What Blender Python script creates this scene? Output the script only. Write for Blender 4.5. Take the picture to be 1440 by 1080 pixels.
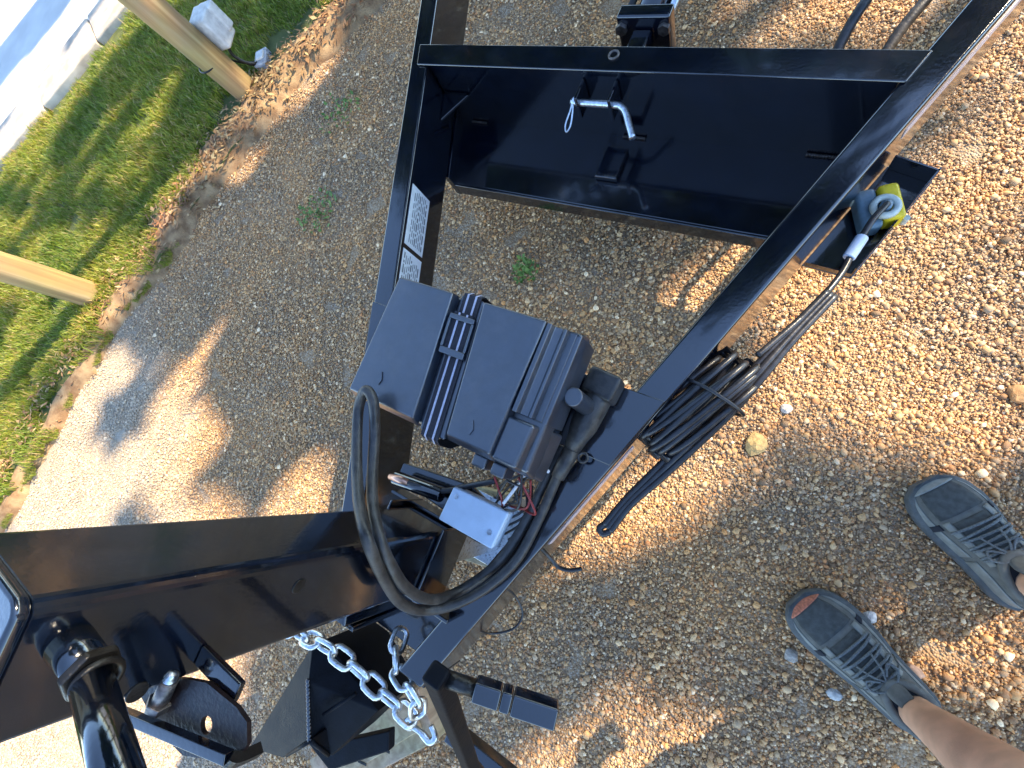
import bpy, bmesh, math, random
import numpy as np
from mathutils import Vector, Matrix, noise
random.seed(7); rng = np.random.default_rng(7)
for o in list(bpy.data.objects): bpy.data.objects.remove(o)
scene = bpy.context.scene
C = scene.collection
R = math.radians

# ------------------------------------------------------------------ camera, sky, sun, exposure
CAM_H, FPX = 1.35, 636.0                      # phone held 1.35 m above the gravel, ultra-wide lens
_d = np.array([258/FPX, -148/FPX, -1.0]); _d /= np.linalg.norm(_d)
_ez = -_d; _ex = np.array([1., 0, 0]); _ex -= _ex.dot(_ez)*_ez; _ex /= np.linalg.norm(_ex); _ey = np.cross(_ez, _ex)
_a = R(-114.2); _fw = np.array([math.cos(_a), math.sin(_a)]); _rt = np.array([-_fw[1], _fw[0]])
_A = np.array([[_rt[0], _rt[1], 0], [-_fw[0], -_fw[1], 0], [0, 0, 1]])
_M = _A @ np.array([_ex, _ey, _ez])
def at(u, v, z=0.0):
    """point of the place at height z that was measured at photo pixel u, v"""
    w = _M @ np.array([(u-720)/FPX, -(v-540)/FPX, -1.0])
    t = (z-CAM_H)/w[2]
    return Vector((w[0]*t, w[1]*t, z))
cam = bpy.data.cameras.new('camera'); cam.sensor_width = 36; cam.lens = 36*FPX/1440; cam.clip_start = .02; cam.clip_end = 400
camo = bpy.data.objects.new('camera', cam); C.objects.link(camo)
mw = Matrix.Identity(4)
for i in range(3):
    for j in range(3): mw[i][j] = _M[i][j]
mw[2][3] = CAM_H
camo.matrix_world = mw
scene.camera = camo

SUN_EL = 37.0
SX, SY = 0.5, 0.866
world = bpy.data.worlds.new('World'); scene.world = world; world.use_nodes = True
wn = world.node_tree.nodes; wl = world.node_tree.links
sky = wn.new('ShaderNodeTexSky'); sky.sky_type = 'NISHITA'; sky.sun_disc = False
sky.sun_elevation = R(SUN_EL); sky.sun_rotation = math.atan2(SX, SY); sky.air_density = 1.0; sky.dust_density = .1; sky.ozone_density = 4.0
hs = wn.new('ShaderNodeHueSaturation'); hs.inputs['Saturation'].default_value = .96; wl.new(sky.outputs[0], hs.inputs['Color']); wl.new(hs.outputs[0], wn['Background'].inputs[0]); wn['Background'].inputs[1].default_value = 0.15
sun = bpy.data.lights.new('sun', 'SUN'); sun.energy = 3.1; sun.angle = R(.75); sun.color = (1.0, .85, .62)
suno = bpy.data.objects.new('sun', sun); C.objects.link(suno)
sdir = Vector((SX*math.cos(R(SUN_EL)), SY*math.cos(R(SUN_EL)), math.sin(R(SUN_EL))))
suno.rotation_euler = sdir.to_track_quat('Z', 'Y').to_euler(); suno.location = (4, 7, 6)
scene.view_settings.view_transform = 'Standard'; scene.view_settings.look = 'None'
scene.view_settings.exposure = 2.18; scene.view_settings.gamma = 1
scene.cycles.max_bounces = 6; scene.cycles.caustics_reflective = False; scene.cycles.caustics_refractive = False

# ------------------------------------------------------------------ materials
def nt(name):
    m = bpy.data.materials.new(name); m.use_nodes = True
    t = m.node_tree; return m, t, t.nodes, t.links, t.nodes['Principled BSDF']
def mat(name, col, rough=.5, metal=0., var=.15, scale=30., bump=0., bscale=200., rvar=.1, spec=.5, coat=0., col2=None, detail=4, dust=0.):
    m, t, n, l, b = nt(name)
    tc = n.new('ShaderNodeNewGeometry')
    nz = n.new('ShaderNodeTexNoise'); nz.inputs['Scale'].default_value = scale; nz.inputs['Detail'].default_value = detail
    l.new(tc.outputs['Position'], nz.inputs['Vector'])
    cr = n.new('ShaderNodeValToRGB'); cr.color_ramp.elements[0].position = .35; cr.color_ramp.elements[1].position = .68
    c2 = col2 or tuple(min(1, c*(1+var)) for c in col); c1 = col if col2 else tuple(c*(1-var) for c in col)
    cr.color_ramp.elements[0].color = (*c1, 1); cr.color_ramp.elements[1].color = (*c2, 1)
    l.new(nz.outputs['Fac'], cr.inputs[0]); l.new(cr.outputs[0], b.inputs['Base Color'])
    mr = n.new('ShaderNodeMapRange'); mr.inputs[3].default_value = max(.02, rough-rvar); mr.inputs[4].default_value = rough+rvar
    l.new(nz.outputs['Fac'], mr.inputs[0]); l.new(mr.outputs[0], b.inputs['Roughness'])
    if dust:
        nd = n.new('ShaderNodeTexNoise'); nd.inputs['Scale'].default_value = 16; nd.inputs['Detail'].default_value = 12; nd.inputs['Roughness'].default_value = .75; l.new(tc.outputs['Position'], nd.inputs['Vector'])
        rd = n.new('ShaderNodeMapRange'); rd.inputs[1].default_value = .48; rd.inputs[2].default_value = .75; rd.inputs[3].default_value = 0; rd.inputs[4].default_value = dust; l.new(nd.outputs['Fac'], rd.inputs[0])
        md = n.new('ShaderNodeMix'); md.data_type = 'RGBA'; l.new(rd.outputs[0], md.inputs[0]); l.new(cr.outputs[0], md.inputs[6]); md.inputs[7].default_value = (.34, .28, .21, 1)
        l.new(md.outputs[2], b.inputs['Base Color'])
        ma = n.new('ShaderNodeMath'); ma.operation = 'MULTIPLY_ADD'; ma.inputs[1].default_value = 1.2; l.new(rd.outputs[0], ma.inputs[0]); l.new(mr.outputs[0], ma.inputs[2]); l.new(ma.outputs[0], b.inputs['Roughness'])
    b.inputs['Metallic'].default_value = metal; b.inputs['Specular IOR Level'].default_value = spec
    b.inputs['Coat Weight'].default_value = coat; b.inputs['Coat IOR'].default_value = 2.1; b.inputs['Coat Roughness'].default_value = max(.02, rough*.55)
    if bump:
        n2 = n.new('ShaderNodeTexNoise'); n2.inputs['Scale'].default_value = bscale; n2.inputs['Detail'].default_value = 6
        l.new(tc.outputs['Position'], n2.inputs['Vector'])
        bp = n.new('ShaderNodeBump'); bp.inputs['Strength'].default_value = bump; bp.inputs['Distance'].default_value = .004
        l.new(n2.outputs['Fac'], bp.inputs['Height']); l.new(bp.outputs[0], b.inputs['Normal'])
    return m
M = {}
M['paint'] = mat('black_gloss_paint', (.0015, .0035, .009), .13, var=.3, scale=14, rvar=.06, bump=.07, bscale=160, spec=.6, coat=.42, dust=.018)  # blue of the sky sheen tinted into the black base
M['paint_matte'] = mat('black_satin_paint', (.004, .005, .008), .5, var=.4, scale=30, bump=.15, bscale=200, spec=.12)
M['steel_dark'] = mat('dark_oily_steel', (.03, .028, .026), .35, metal=.6, var=.4, scale=60, bump=.2, bscale=300)
M['bolt'] = mat('worn_bolt_steel', (.16, .14, .13), .45, metal=.9, var=.4, scale=90, bump=.2)
M['zinc'] = mat('zinc_plated_steel', (.62, .66, .70), .3, metal=1., var=.18, scale=120, bump=.15, bscale=400)
M['plastic'] = mat('black_moulded_plastic', (.012, .019, .033), .36, var=.2, scale=40, bump=.2, bscale=700, spec=.9, coat=.42, dust=.08)  # base tinted blue to carry part of the sky reflection
M['rubber'] = mat('black_rubber', (.030, .028, .027), .38, var=.4, scale=60, bump=.2, bscale=250, spec=.55, dust=.25)
M['cord'] = mat('black_cord_jacket', (.022, .021, .023), .32, var=.3, scale=60, bump=.1, spec=.6)
M['webbing'] = mat('dark_webbing', (.030, .028, .036), .8, var=.3, scale=300, bump=.6, bscale=900)
M['stripe'] = mat('pale_strap_stripe', (.52, .50, .58), .75, var=.12, scale=300, bump=.4, bscale=900)
M['whiteplastic'] = mat('pale_grey_plastic', (.50, .60, .72), .35, var=.06, scale=30, bump=.1)
M['sticker'] = mat('white_sticker', (.66, .68, .68), .35, var=.08, scale=60)
M['print'] = mat('sticker_print', (.16, .17, .18), .5, var=.2)
M['yellow'] = mat('yellow_plastic', (.78, .56, .02), .4, var=.12, scale=60, bump=.1)
M['bluegrey'] = mat('blue_grey_plastic', (.12, .19, .24), .4, var=.2, scale=60)
M['ringgrey'] = mat('pale_ring_plastic', (.55, .58, .50), .4, var=.15, scale=80)
M['pinkstrip'] = mat('pale_pink_strip', (.62, .50, .48), .35, var=.15, scale=50)
M['copper'] = mat('copper_lug', (.70, .40, .28), .35, metal=.8, var=.2)
M['redwire'] = mat('red_wire', (.25, .02, .02), .4, var=.2)
M['whitewire'] = mat('white_wire', (.68, .68, .70), .4, var=.08)
M['skin'] = mat('skin', (.66, .38, .24), .5, var=.14, scale=22, bump=.15, bscale=300)
M['mesh'] = mat('slate_shoe_mesh', (.150, .152, .134), .8, var=.22, scale=60, bump=.8, bscale=900)
M['shoedark'] = mat('dark_shoe_toe_mesh', (.066, .074, .072), .85, var=.3, scale=80, bump=.8, bscale=900)
M['overlay'] = mat('grey_green_shoe_overlay', (.205, .213, .19), .6, var=.18, scale=60, bump=.3, bscale=500)
M['lace'] = mat('slate_lace', (.14, .158, .160), .85, var=.3, scale=300, bump=.6, bscale=900)
M['collar'] = mat('navy_shoe_lining', (.014, .017, .024), .9, var=.2, scale=100)
M['sole'] = mat('grey_rubber_sole', (.085, .092, .092), .75, var=.25, scale=60, bump=.4, bscale=300)
M['orange'] = mat('orange_toe_accent', (.45, .14, .07), .6, var=.35, scale=200, bump=.4)
M['shorts'] = mat('khaki_shorts', (.20, .17, .12), .85, var=.15, scale=20, bump=.3)
M['shirt'] = mat('grey_shirt', (.16, .17, .19), .85, var=.12, scale=20, bump=.3)
M['hair'] = mat('brown_hair', (.05, .03, .02), .7, var=.4, scale=80)
M['concrete'] = mat('kerb_concrete', (.52, .43, .33), .85, var=.28, scale=9, bump=.4, bscale=120)
M['road'] = mat('pale_road_concrete', (.60, .58, .55), .85, var=.10, scale=4, bump=.3, bscale=150)
M['boxwhite'] = mat('weathered_white_plastic', (.68, .67, .63), .5, var=.15, scale=40)
M['boxgrey'] = mat('grey_box', (.40, .40, .42), .5, var=.2, scale=40)
M['soil'] = mat('lawn_soil', (.055, .075, .018), .95, scale=14, bump=.5, bscale=120, col2=(.12, .13, .035))
M['dirt'] = mat('dry_brown_dirt', (.20, .11, .05), .95, scale=18, bump=.8, bscale=160, col2=(.40, .26, .13))
M['bark'] = mat('tree_bark', (.10, .075, .05), .95, scale=14, bump=.8, bscale=40, col2=(.17, .13, .09))
M['leafdark'] = mat('tree_leaf', (.030, .055, .014), .55, scale=1.3, col2=(.07, .11, .03))
M['weed'] = mat('weed_leaf', (.07, .15, .02), .6, scale=30, col2=(.20, .28, .05))

# post wood: long grain, knots, weather checks
def wood(name, ca, cb, cc, ring=26.):
    m, t, n, l, b = nt(name)
    tc = n.new('ShaderNodeTexCoord'); mp = n.new('ShaderNodeMapping'); mp.inputs['Scale'].default_value = (1, 1, .045)
    l.new(tc.outputs['Object'], mp.inputs[0])
    nz = n.new('ShaderNodeTexNoise'); nz.inputs['Scale'].default_value = ring; nz.inputs['Detail'].default_value = 7; nz.inputs['Distortion'].default_value = .6
    l.new(mp.outputs[0], nz.inputs['Vector'])
    cr = n.new('ShaderNodeValToRGB'); e = cr.color_ramp.elements
    e[0].position = .32; e[0].color = (*ca, 1); e[1].position = .62; e[1].color = (*cb, 1)
    k = e.new(.75); k.color = (*cc, 1)
    l.new(nz.outputs['Fac'], cr.inputs[0])
    n2 = n.new('ShaderNodeTexNoise'); n2.inputs['Scale'].default_value = 5; l.new(tc.outputs['Object'], n2.inputs['Vector'])
    mx = n.new('ShaderNodeMix'); mx.data_type = 'RGBA'; mx.blend_type = 'MULTIPLY'; mx.inputs[0].default_value = .5
    l.new(cr.outputs[0], mx.inputs[6]); l.new(n2.outputs['Color'], mx.inputs[7]); 
    hs = n.new('ShaderNodeHueSaturation'); hs.inputs['Saturation'].default_value = .9; hs.inputs['Value'].default_value = 1.35
    l.new(mx.outputs[2], hs.inputs['Color']); l.new(hs.outputs[0], b.inputs['Base Color'])
    b.inputs['Roughness'].default_value = .8
    bp = n.new('ShaderNodeBump'); bp.inputs['Strength'].default_value = .5; bp.inputs['Distance'].default_value = .004
    l.new(nz.outputs['Fac'], bp.inputs['Height']); l.new(bp.outputs[0], b.inputs['Normal'])
    return m
M['postwood'] = wood('treated_post_wood', (.22, .12, .035), (.42, .26, .075), (.50, .35, .13))
M['lumber'] = wood('lumber', (.30, .19, .09), (.48, .34, .18), (.36, .24, .12), 40)

def stone_mat(name, ground=False):
    """crushed stone: colour of each pebble from its own attribute (or cells on the sheet), drifting with broad patches of brown fines, and a sun-bleached glare painted paler at one end"""
    m, t, n, l, b = nt(name)
    g = n.new('ShaderNodeNewGeometry')
    if ground:
        v = n.new('ShaderNodeTexVoronoi'); v.inputs['Scale'].default_value = 190; l.new(g.outputs['Position'], v.inputs['Vector'])
        sp = n.new('ShaderNodeSeparateColor'); l.new(v.outputs['Color'], sp.inputs[0])
        cr = n.new('ShaderNodeValToRGB'); cr.color_ramp.interpolation = 'LINEAR'; e = cr.color_ramp.elements
        e[0].color = (.24, .165, .10, 1); e[1].color = (.58, .47, .34, 1)
        for p, c in ((.25, (.34, .22, .12)), (.5, (.46, .31, .17)), (.75, (.40, .31, .22))): k = e.new(p); k.color = (*c, 1)
        l.new(sp.outputs[0], cr.inputs[0]); src = cr.outputs[0]
        bp = n.new('ShaderNodeBump'); bp.inputs['Strength'].default_value = .9; bp.inputs['Distance'].default_value = .006; bp.invert = True
        l.new(v.outputs['Distance'], bp.inputs['Height']); l.new(bp.outputs[0], b.inputs['Normal'])
    else:
        a = n.new('ShaderNodeAttribute'); a.attribute_name = 'col'; src = a.outputs['Color']
        nz = n.new('ShaderNodeTexNoise'); nz.inputs['Scale'].default_value = 350; nz.inputs['Detail'].default_value = 3; l.new(g.outputs['Position'], nz.inputs['Vector'])
        bp = n.new('ShaderNodeBump'); bp.inputs['Strength'].default_value = .5; bp.inputs['Distance'].default_value = .002
        l.new(nz.outputs['Fac'], bp.inputs['Height']); l.new(bp.outputs[0], b.inputs['Normal'])
    n1 = n.new('ShaderNodeTexNoise'); n1.inputs['Scale'].default_value = 2.3; n1.inputs['Detail'].default_value = 5; l.new(g.outputs['Position'], n1.inputs['Vector'])
    r1 = n.new('ShaderNodeValToRGB'); r1.color_ramp.elements[0].position = .40; r1.color_ramp.elements[1].position = .62
    r1.color_ramp.elements[0].color = (.92, .88, .84, 1); r1.color_ramp.elements[1].color = (1.16, 1.0, .80, 1)
    l.new(n1.outputs['Fac'], r1.inputs[0])
    mx = n.new('ShaderNodeMix'); mx.data_type = 'RGBA'; mx.blend_type = 'MULTIPLY'; mx.inputs[0].default_value = 1
    l.new(src, mx.inputs[6]); l.new(r1.outputs[0], mx.inputs[7])
    # strong sunlight painted as paler stone towards the lawn end of the bed
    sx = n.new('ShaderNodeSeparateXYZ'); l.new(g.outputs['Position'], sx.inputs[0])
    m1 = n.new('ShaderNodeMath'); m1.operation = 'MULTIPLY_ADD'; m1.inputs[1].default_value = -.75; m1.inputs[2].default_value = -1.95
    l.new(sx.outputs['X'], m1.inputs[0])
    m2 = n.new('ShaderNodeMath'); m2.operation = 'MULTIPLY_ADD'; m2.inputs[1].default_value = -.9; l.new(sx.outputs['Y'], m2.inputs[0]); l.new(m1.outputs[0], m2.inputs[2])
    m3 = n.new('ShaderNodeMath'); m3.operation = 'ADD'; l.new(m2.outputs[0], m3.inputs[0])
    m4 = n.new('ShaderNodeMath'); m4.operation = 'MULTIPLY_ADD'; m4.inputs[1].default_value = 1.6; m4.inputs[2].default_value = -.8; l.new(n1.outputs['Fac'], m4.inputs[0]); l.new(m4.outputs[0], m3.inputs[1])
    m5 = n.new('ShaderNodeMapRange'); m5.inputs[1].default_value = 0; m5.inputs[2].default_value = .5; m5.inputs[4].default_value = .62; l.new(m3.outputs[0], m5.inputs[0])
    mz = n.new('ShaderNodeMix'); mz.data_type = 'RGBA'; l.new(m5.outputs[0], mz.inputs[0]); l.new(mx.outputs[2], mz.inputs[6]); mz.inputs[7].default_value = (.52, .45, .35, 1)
    l.new(mz.outputs[2], b.inputs['Base Color']); b.inputs['Roughness'].default_value = .8
    return m
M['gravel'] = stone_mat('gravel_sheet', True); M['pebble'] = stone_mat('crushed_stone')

def attr_mat(name, rough=.6, transl=0.):
    m, t, n, l, b = nt(name)
    a = n.new('ShaderNodeAttribute'); a.attribute_name = 'col'
    g = n.new('ShaderNodeNewGeometry'); nz = n.new('ShaderNodeTexNoise'); nz.inputs['Scale'].default_value = 2.2; nz.inputs['Detail'].default_value = 5
    l.new(g.outputs['Position'], nz.inputs['Vector'])
    r = n.new('ShaderNodeValToRGB'); r.color_ramp.elements[0].position = .36; r.color_ramp.elements[1].position = .66
    r.color_ramp.elements[0].color = (.75, .85, .75, 1); r.color_ramp.elements[1].color = (1.35, 1.12, 1.0, 1); l.new(nz.outputs['Fac'], r.inputs[0])
    mx = n.new('ShaderNodeMix'); mx.data_type = 'RGBA'; mx.blend_type = 'MULTIPLY'; mx.inputs[0].default_value = 1
    l.new(a.outputs['Color'], mx.inputs[6]); l.new(r.outputs[0], mx.inputs[7]); l.new(mx.outputs[2], b.inputs['Base Color'])
    b.inputs['Roughness'].default_value = rough
    if transl:
        tr = n.new('ShaderNodeBsdfTranslucent'); l.new(mx.outputs[2], tr.inputs['Color'])
        ms = n.new('ShaderNodeMixShader'); ms.inputs[0].default_value = transl
        l.new(b.outputs[0], ms.inputs[1]); l.new(tr.outputs[0], ms.inputs[2]); l.new(ms.outputs[0], n['Material Output'].inputs[0])
    return m
M['grass'] = attr_mat('grass_blade', .5, .35); M['litter'] = attr_mat('leaf_litter', .8)

# ------------------------------------------------------------------ mesh helpers
def wloc(o):
    v = Vector((0, 0, 0))
    while o: v += o.location; o = o.parent
    return v
def tag(o, label=None, cat=None, group=None, kind=None):
    for k, v in (('label', label), ('category', cat), ('group', group), ('kind', kind)):
        if v: o[k] = v
    return o
def empty(name, loc, label, cat, group=None):
    o = bpy.data.objects.new(name, None); o.location = loc; o.empty_display_size = .05; C.objects.link(o)
    return tag(o, label, cat, group)
def link(name, me, m, parent=None, smooth=False, bevel=0., subsurf=0, seg=2):
    if parent:
        me.transform(Matrix.Translation(-wloc(parent)))
    o = bpy.data.objects.new(name, me); C.objects.link(o)
    if m: me.materials.append(m)
    if parent: o.parent = parent
    if smooth: me.polygons.foreach_set('use_smooth', [True]*len(me.polygons))
    if bevel:
        b = o.modifiers.new('bevel', 'BEVEL'); b.width = bevel; b.segments = seg; b.limit_method = 'ANGLE'; b.angle_limit = R(35)
        me.polygons.foreach_set('use_smooth', [True]*len(me.polygons))
        w = o.modifiers.new('wn', 'WEIGHTED_NORMAL'); w.keep_sharp = False
    if subsurf:
        s = o.modifiers.new('sub', 'SUBSURF'); s.levels = subsurf; s.render_levels = subsurf
    return o
class MB:
    def __init__(s): s.v = []; s.f = []
    def add(s, vs, fs):
        k = len(s.v); s.v += [tuple(v) for v in vs]; s.f += [tuple(i+k for i in f) for f in fs]; return s
    def box(s, c, d, rz=0., mtx=None):
        hx, hy, hz = d[0]/2, d[1]/2, d[2]/2
        vs = [Vector((x, y, z)) for z in (-hz, hz) for y in (-hy, hy) for x in (-hx, hx)]
        m = mtx or Matrix.Rotation(rz, 3, 'Z')
        return s.add([m @ v + Vector(c) for v in vs], [(0, 2, 3, 1), (4, 5, 7, 6), (0, 1, 5, 4), (2, 6, 7, 3), (0, 4, 6, 2), (1, 3, 7, 5)])
    def prism(s, poly, z0, z1, top=None):
        n = len(poly); tp = top or poly
        vs = [(x, y, z0) for x, y in poly]+[(x, y, z1) for x, y in tp]
        return s.add(vs, [tuple(range(n))[::-1], tuple(range(n, 2*n))]+[(i, (i+1) % n, n+(i+1) % n, n+i) for i in range(n)])
    def extr(s, poly, fn, a, b):
        """polygon extruded between two parameters, fn(p, q, t) -> point"""
        n = len(poly); vs = [fn(p, q, a) for p, q in poly]+[fn(p, q, b) for p, q in poly]
        return s.add(vs, [tuple(range(n))[::-1], tuple(range(n, 2*n))]+[(i, (i+1) % n, n+(i+1) % n, n+i) for i in range(n)])
    def tube(s, path, r, seg=10, closed=False, flat=None, sq=False, roll=None, caps=True):
        path = [Vector(p) for p in path]; n = len(path); rr = r if isinstance(r, (list, tuple)) else [r]*n
        up = Vector(roll) if roll else Vector((0, 0, 1)); rings = []; prev = None
        for i, p in enumerate(path):
            a = path[(i-1) % n] if (closed or i > 0) else p; b = path[(i+1) % n] if (closed or i < n-1) else p
            t = (b-a).normalized()
            if prev is None:
                u = up if abs(up.dot(t)) < .95 else Vector((1, 0, 0))
                x = (u-u.dot(t)*t).normalized()
            else:
                x = (prev-prev.dot(t)*t).normalized()
            prev = x; y = t.cross(x); ring = []
            for k in range(seg):
                th = 2*math.pi*(k+.5)/seg if sq else 2*math.pi*k/seg
                cx, cy = math.cos(th), math.sin(th)
                if sq: q = max(abs(cx), abs(cy)); cx, cy = cx/q, cy/q
                if flat: cx, cy = cx*flat[0], cy*flat[1]
                ring.append(p+(x*cx+y*cy)*rr[i])
            rings.append(ring)
        vs = [v for g in rings for v in g]; fs = []
        m = n if closed else n-1
        for i in range(m):
            j = (i+1) % n
            for k in range(seg): fs.append((i*seg+k, i*seg+(k+1) % seg, j*seg+(k+1) % seg, j*seg+k))
        if not closed and caps: fs += [tuple(range(seg))[::-1], tuple(range((n-1)*seg, n*seg))]
        return s.add(vs, fs)
    def cyl(s, a, b, r, seg=24, r2=None): return s.tube([a, b], [r, r if r2 is None else r2], seg)
    def me(s, name):
        m = bpy.data.meshes.new(name); m.from_pydata(s.v, [], s.f); m.update()
        bm = bmesh.new(); bm.from_mesh(m); bmesh.ops.recalc_face_normals(bm, faces=bm.faces); bm.to_mesh(m); bm.free()
        return m
    def build(s, name, m, parent=None, **k): return link(name, s.me(name), m, parent, **k)
def smooth_path(pts, n=8, closed=False):
    pts = [Vector(p) for p in pts]; out = []; L = len(pts)
    for i in range(L if closed else L-1):
        if closed: p0, p1, p2, p3 = pts[i-1], pts[i], pts[(i+1) % L], pts[(i+2) % L]
        else: p0, p1, p2, p3 = pts[max(i-1, 0)], pts[i], pts[i+1], pts[min(i+2, L-1)]
        for k in range(n):
            t = k/n
            out.append(.5*((2*p1)+(p2-p0)*t+(2*p0-5*p1+4*p2-p3)*t*t+(3*p1-p0-3*p2+p3)*t**3))
    if not closed: out.append(pts[-1])
    return out
def torus_path(c, r, axis='Z', n=24, e=1.):
    c = Vector(c)
    f = {'Z': lambda a: Vector((math.cos(a)*r, math.sin(a)*r*e, 0)), 'X': lambda a: Vector((0, math.cos(a)*r, math.sin(a)*r*e)), 'Y': lambda a: Vector((math.cos(a)*r, 0, math.sin(a)*r*e))}[axis]
    return [c+f(2*math.pi*i/n) for i in range(n)]

# ------------------------------------------------------------------ GROUND, LAWN, ROAD
EDGE = [(-3.75, -7), (-3.5, -4.6), (-3.25, -3), (-3.12, -2.2), (-3.05, -1.6), (-2.95, -.9), (-2.90, -.55), (-2.74, -.1), (-2.62, .35), (-2.50, .7), (-2.36, 1.05), (-2.18, 1.36), (-1.95, 1.75), (-1.6, 2.3), (-1.0, 3.2), (-.2, 4.4), (.8, 6.2)]
def wob(x, y, a=.04, f=3.): return a*(noise.noise(Vector((x*f, y*f, 3.1)))+.5*noise.noise(Vector((x*f*3, y*f*3, 9.1))))
edge = []
for i in range(len(EDGE)-1):
    for k in range(10):
        t = k/10; x = EDGE[i][0]*(1-t)+EDGE[i+1][0]*t; y = EDGE[i][1]*(1-t)+EDGE[i+1][1]*t
        edge.append((x+wob(x, y, .05), y))
edge.append(EDGE[-1])
ex_arr = np.array([e[0] for e in edge]); ey_arr = np.array([e[1] for e in edge])
def edge_x(y): return float(np.interp(y, ey_arr, ex_arr))
KD = Vector((.506, .862, 0)); KN = Vector((-.862, .506, 0)); K0 = Vector((-5.08, .19, 0))      # kerb line and its outward side

mb = MB(); mb.add([(-150, -150, -.03), (150, -150, -.03), (150, 150, -.03), (-150, 150, -.03)], [(0, 1, 2, 3)])
tag(mb.build('ground', M['soil']), kind='structure')
mb = MB(); n = len(edge)                                   # gravel bed
mb.add([(x-.12, y, 0) for x, y in edge]+[(9+y*.2, y, 0) for x, y in edge], [(i, n+i, n+i+1, i+1) for i in range(n-1)])
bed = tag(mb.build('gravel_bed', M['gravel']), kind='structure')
LAWN_Z = .045
mb = MB(); cols = 8; vs = []
for x, y in edge:
    kx = K0.x+(y-K0.y)/KD.y*KD.x-.02
    for c in range(cols):
        t = c/(cols-1); px = x*(1-t)+kx*t
        vs.append((px-(.06 if c == 0 else 0), y, LAWN_Z+.012*noise.noise(Vector((px*1.5, y*1.5, 0))) if c else LAWN_Z-.012))
mb.add(vs, [(i*cols+c, i*cols+c+1, (i+1)*cols+c+1, (i+1)*cols+c) for i in range(n-1) for c in range(cols-1)])
tag(mb.build('lawn', M['soil'], smooth=True), kind='structure')
# bare dirt bank between lawn and gravel
mb = MB(); vs = []; prof = ((.05, -.008), (.0, .006), (-.05, .030), (-.12, .050), (-.20, .054), (-.29, .040))
for x, y in edge:
    k = 1.0 if y > .05 else max(.35, 1-.9*(.05-y))
    for d, z in prof:
        j = .012*noise.noise(Vector((x*9, y*9, d*20)))
        vs.append((x+d*k+j*1.6, y, z+j*.8))
q = len(prof)
mb.add(vs, [(i*q+c, i*q+c+1, (i+1)*q+c+1, (i+1)*q+c) for i in range(n-1) for c in range(q-1)])
tag(mb.build('dirt_bank', M['dirt'], smooth=True), kind='structure')
# road beyond the kerb
mb = MB(); mb.add([tuple(K0+KN*a+KD*b+Vector((0, 0, .03))) for a, b in ((.25, -14), (9, -14), (9, 14), (.25, 14))], [(0, 1, 2, 3)])
tag(mb.build('road', M['road']), kind='structure')
kerb = MB().box(K0+KN*.16+Vector((0, 0, -.05)), (.26, 20, .06), rz=math.atan2(-KD.x, KD.y)).build('kerb', M['concrete']); tag(kerb, kind='structure')
kp = None
for i in range(-9, 12):
    s = (i+.5)*.62
    if kp is None:
        kp = MB().box((0, 0, 0), (.38, .606, .15)).me('kerb_stone')
        o = link('kerb_stone', kp, M['concrete'], bevel=.012)
    else:
        o = bpy.data.objects.new('kerb_stone', kp); C.objects.link(o)
        b = o.modifiers.new('bevel', 'BEVEL'); b.width = .012; b.segments = 2; b.limit_method = 'ANGLE'
    o.parent = kerb
    o.location = K0+KN*.20+KD*s+Vector((random.uniform(-.006, .006), 0, .022+random.uniform(-.004, .004))); o.rotation_euler = (0, 0, math.atan2(-KD.x, KD.y)+random.uniform(-.008, .008))

# ---- tiles of loose stone and of grass, laid out by geometry nodes
def colattr(me, cols):
    a = me.color_attributes.new('col', 'FLOAT_COLOR', 'POINT')
    a.data.foreach_set('color', np.concatenate([cols, np.ones((len(cols), 1))], 1).astype(np.float32).ravel())
_ib = bmesh.new(); bmesh.ops.create_icosphere(_ib, subdivisions=1, radius=1); ICO_V = np.array([v.co[:] for v in _ib.verts]); ICO_F = np.array([[v.index for v in f.verts] for f in _ib.faces]); _ib.free()
PAL = np.array([(.44, .30, .17), (.50, .36, .22), (.37, .25, .15), (.58, .47, .34), (.33, .27, .22), (.41, .35, .29), (.26, .17, .11), (.14, .11, .085), (.52, .29, .13), (.72, .66, .57), (.47, .38, .28), (.40, .22, .12)])
PAL = PAL*np.array([1.16, 1.02, .80]); PAL = PAL.mean(0)*1.08+(PAL-PAL.mean(0))*.95
PW = np.array([14, 13, 11, 10, 9, 9, 8, 6, 5, 6, 8, 5.]); PW /= PW.sum()
def rotmats(n):
    q = rng.normal(size=(n, 4)); q /= np.linalg.norm(q, axis=1)[:, None]; w, x, y, z = q.T
    return np.stack([np.stack([1-2*(y*y+z*z), 2*(x*y-z*w), 2*(x*z+y*w)], 1), np.stack([2*(x*y+z*w), 1-2*(x*x+z*z), 2*(y*z-x*w)], 1), np.stack([2*(x*z-y*w), 2*(y*z+x*w), 1-2*(x*x+y*y)], 1)], 1)
def tri_mesh(name, V, F, cols=None, m=None, smooth=False):
    me = bpy.data.meshes.new(name); k = F.shape[1]
    me.vertices.add(len(V)); me.vertices.foreach_set('co', V.astype(np.float32).ravel())
    me.loops.add(F.size); me.loops.foreach_set('vertex_index', F.astype(np.int32).ravel())
    me.polygons.add(len(F)); me.polygons.foreach_set('loop_start', np.arange(0, F.size, k, dtype=np.int32)); me.polygons.foreach_set('loop_total', np.full(len(F), k, dtype=np.int32))
    me.update(calc_edges=True); me.validate()
    if cols is not None: colattr(me, cols)
    if m: me.materials.append(m)
    if smooth: me.polygons.foreach_set('use_smooth', [True]*len(me.polygons))
    return me
TS = .25
protoG = bpy.data.collections.new('stone_tiles')
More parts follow.
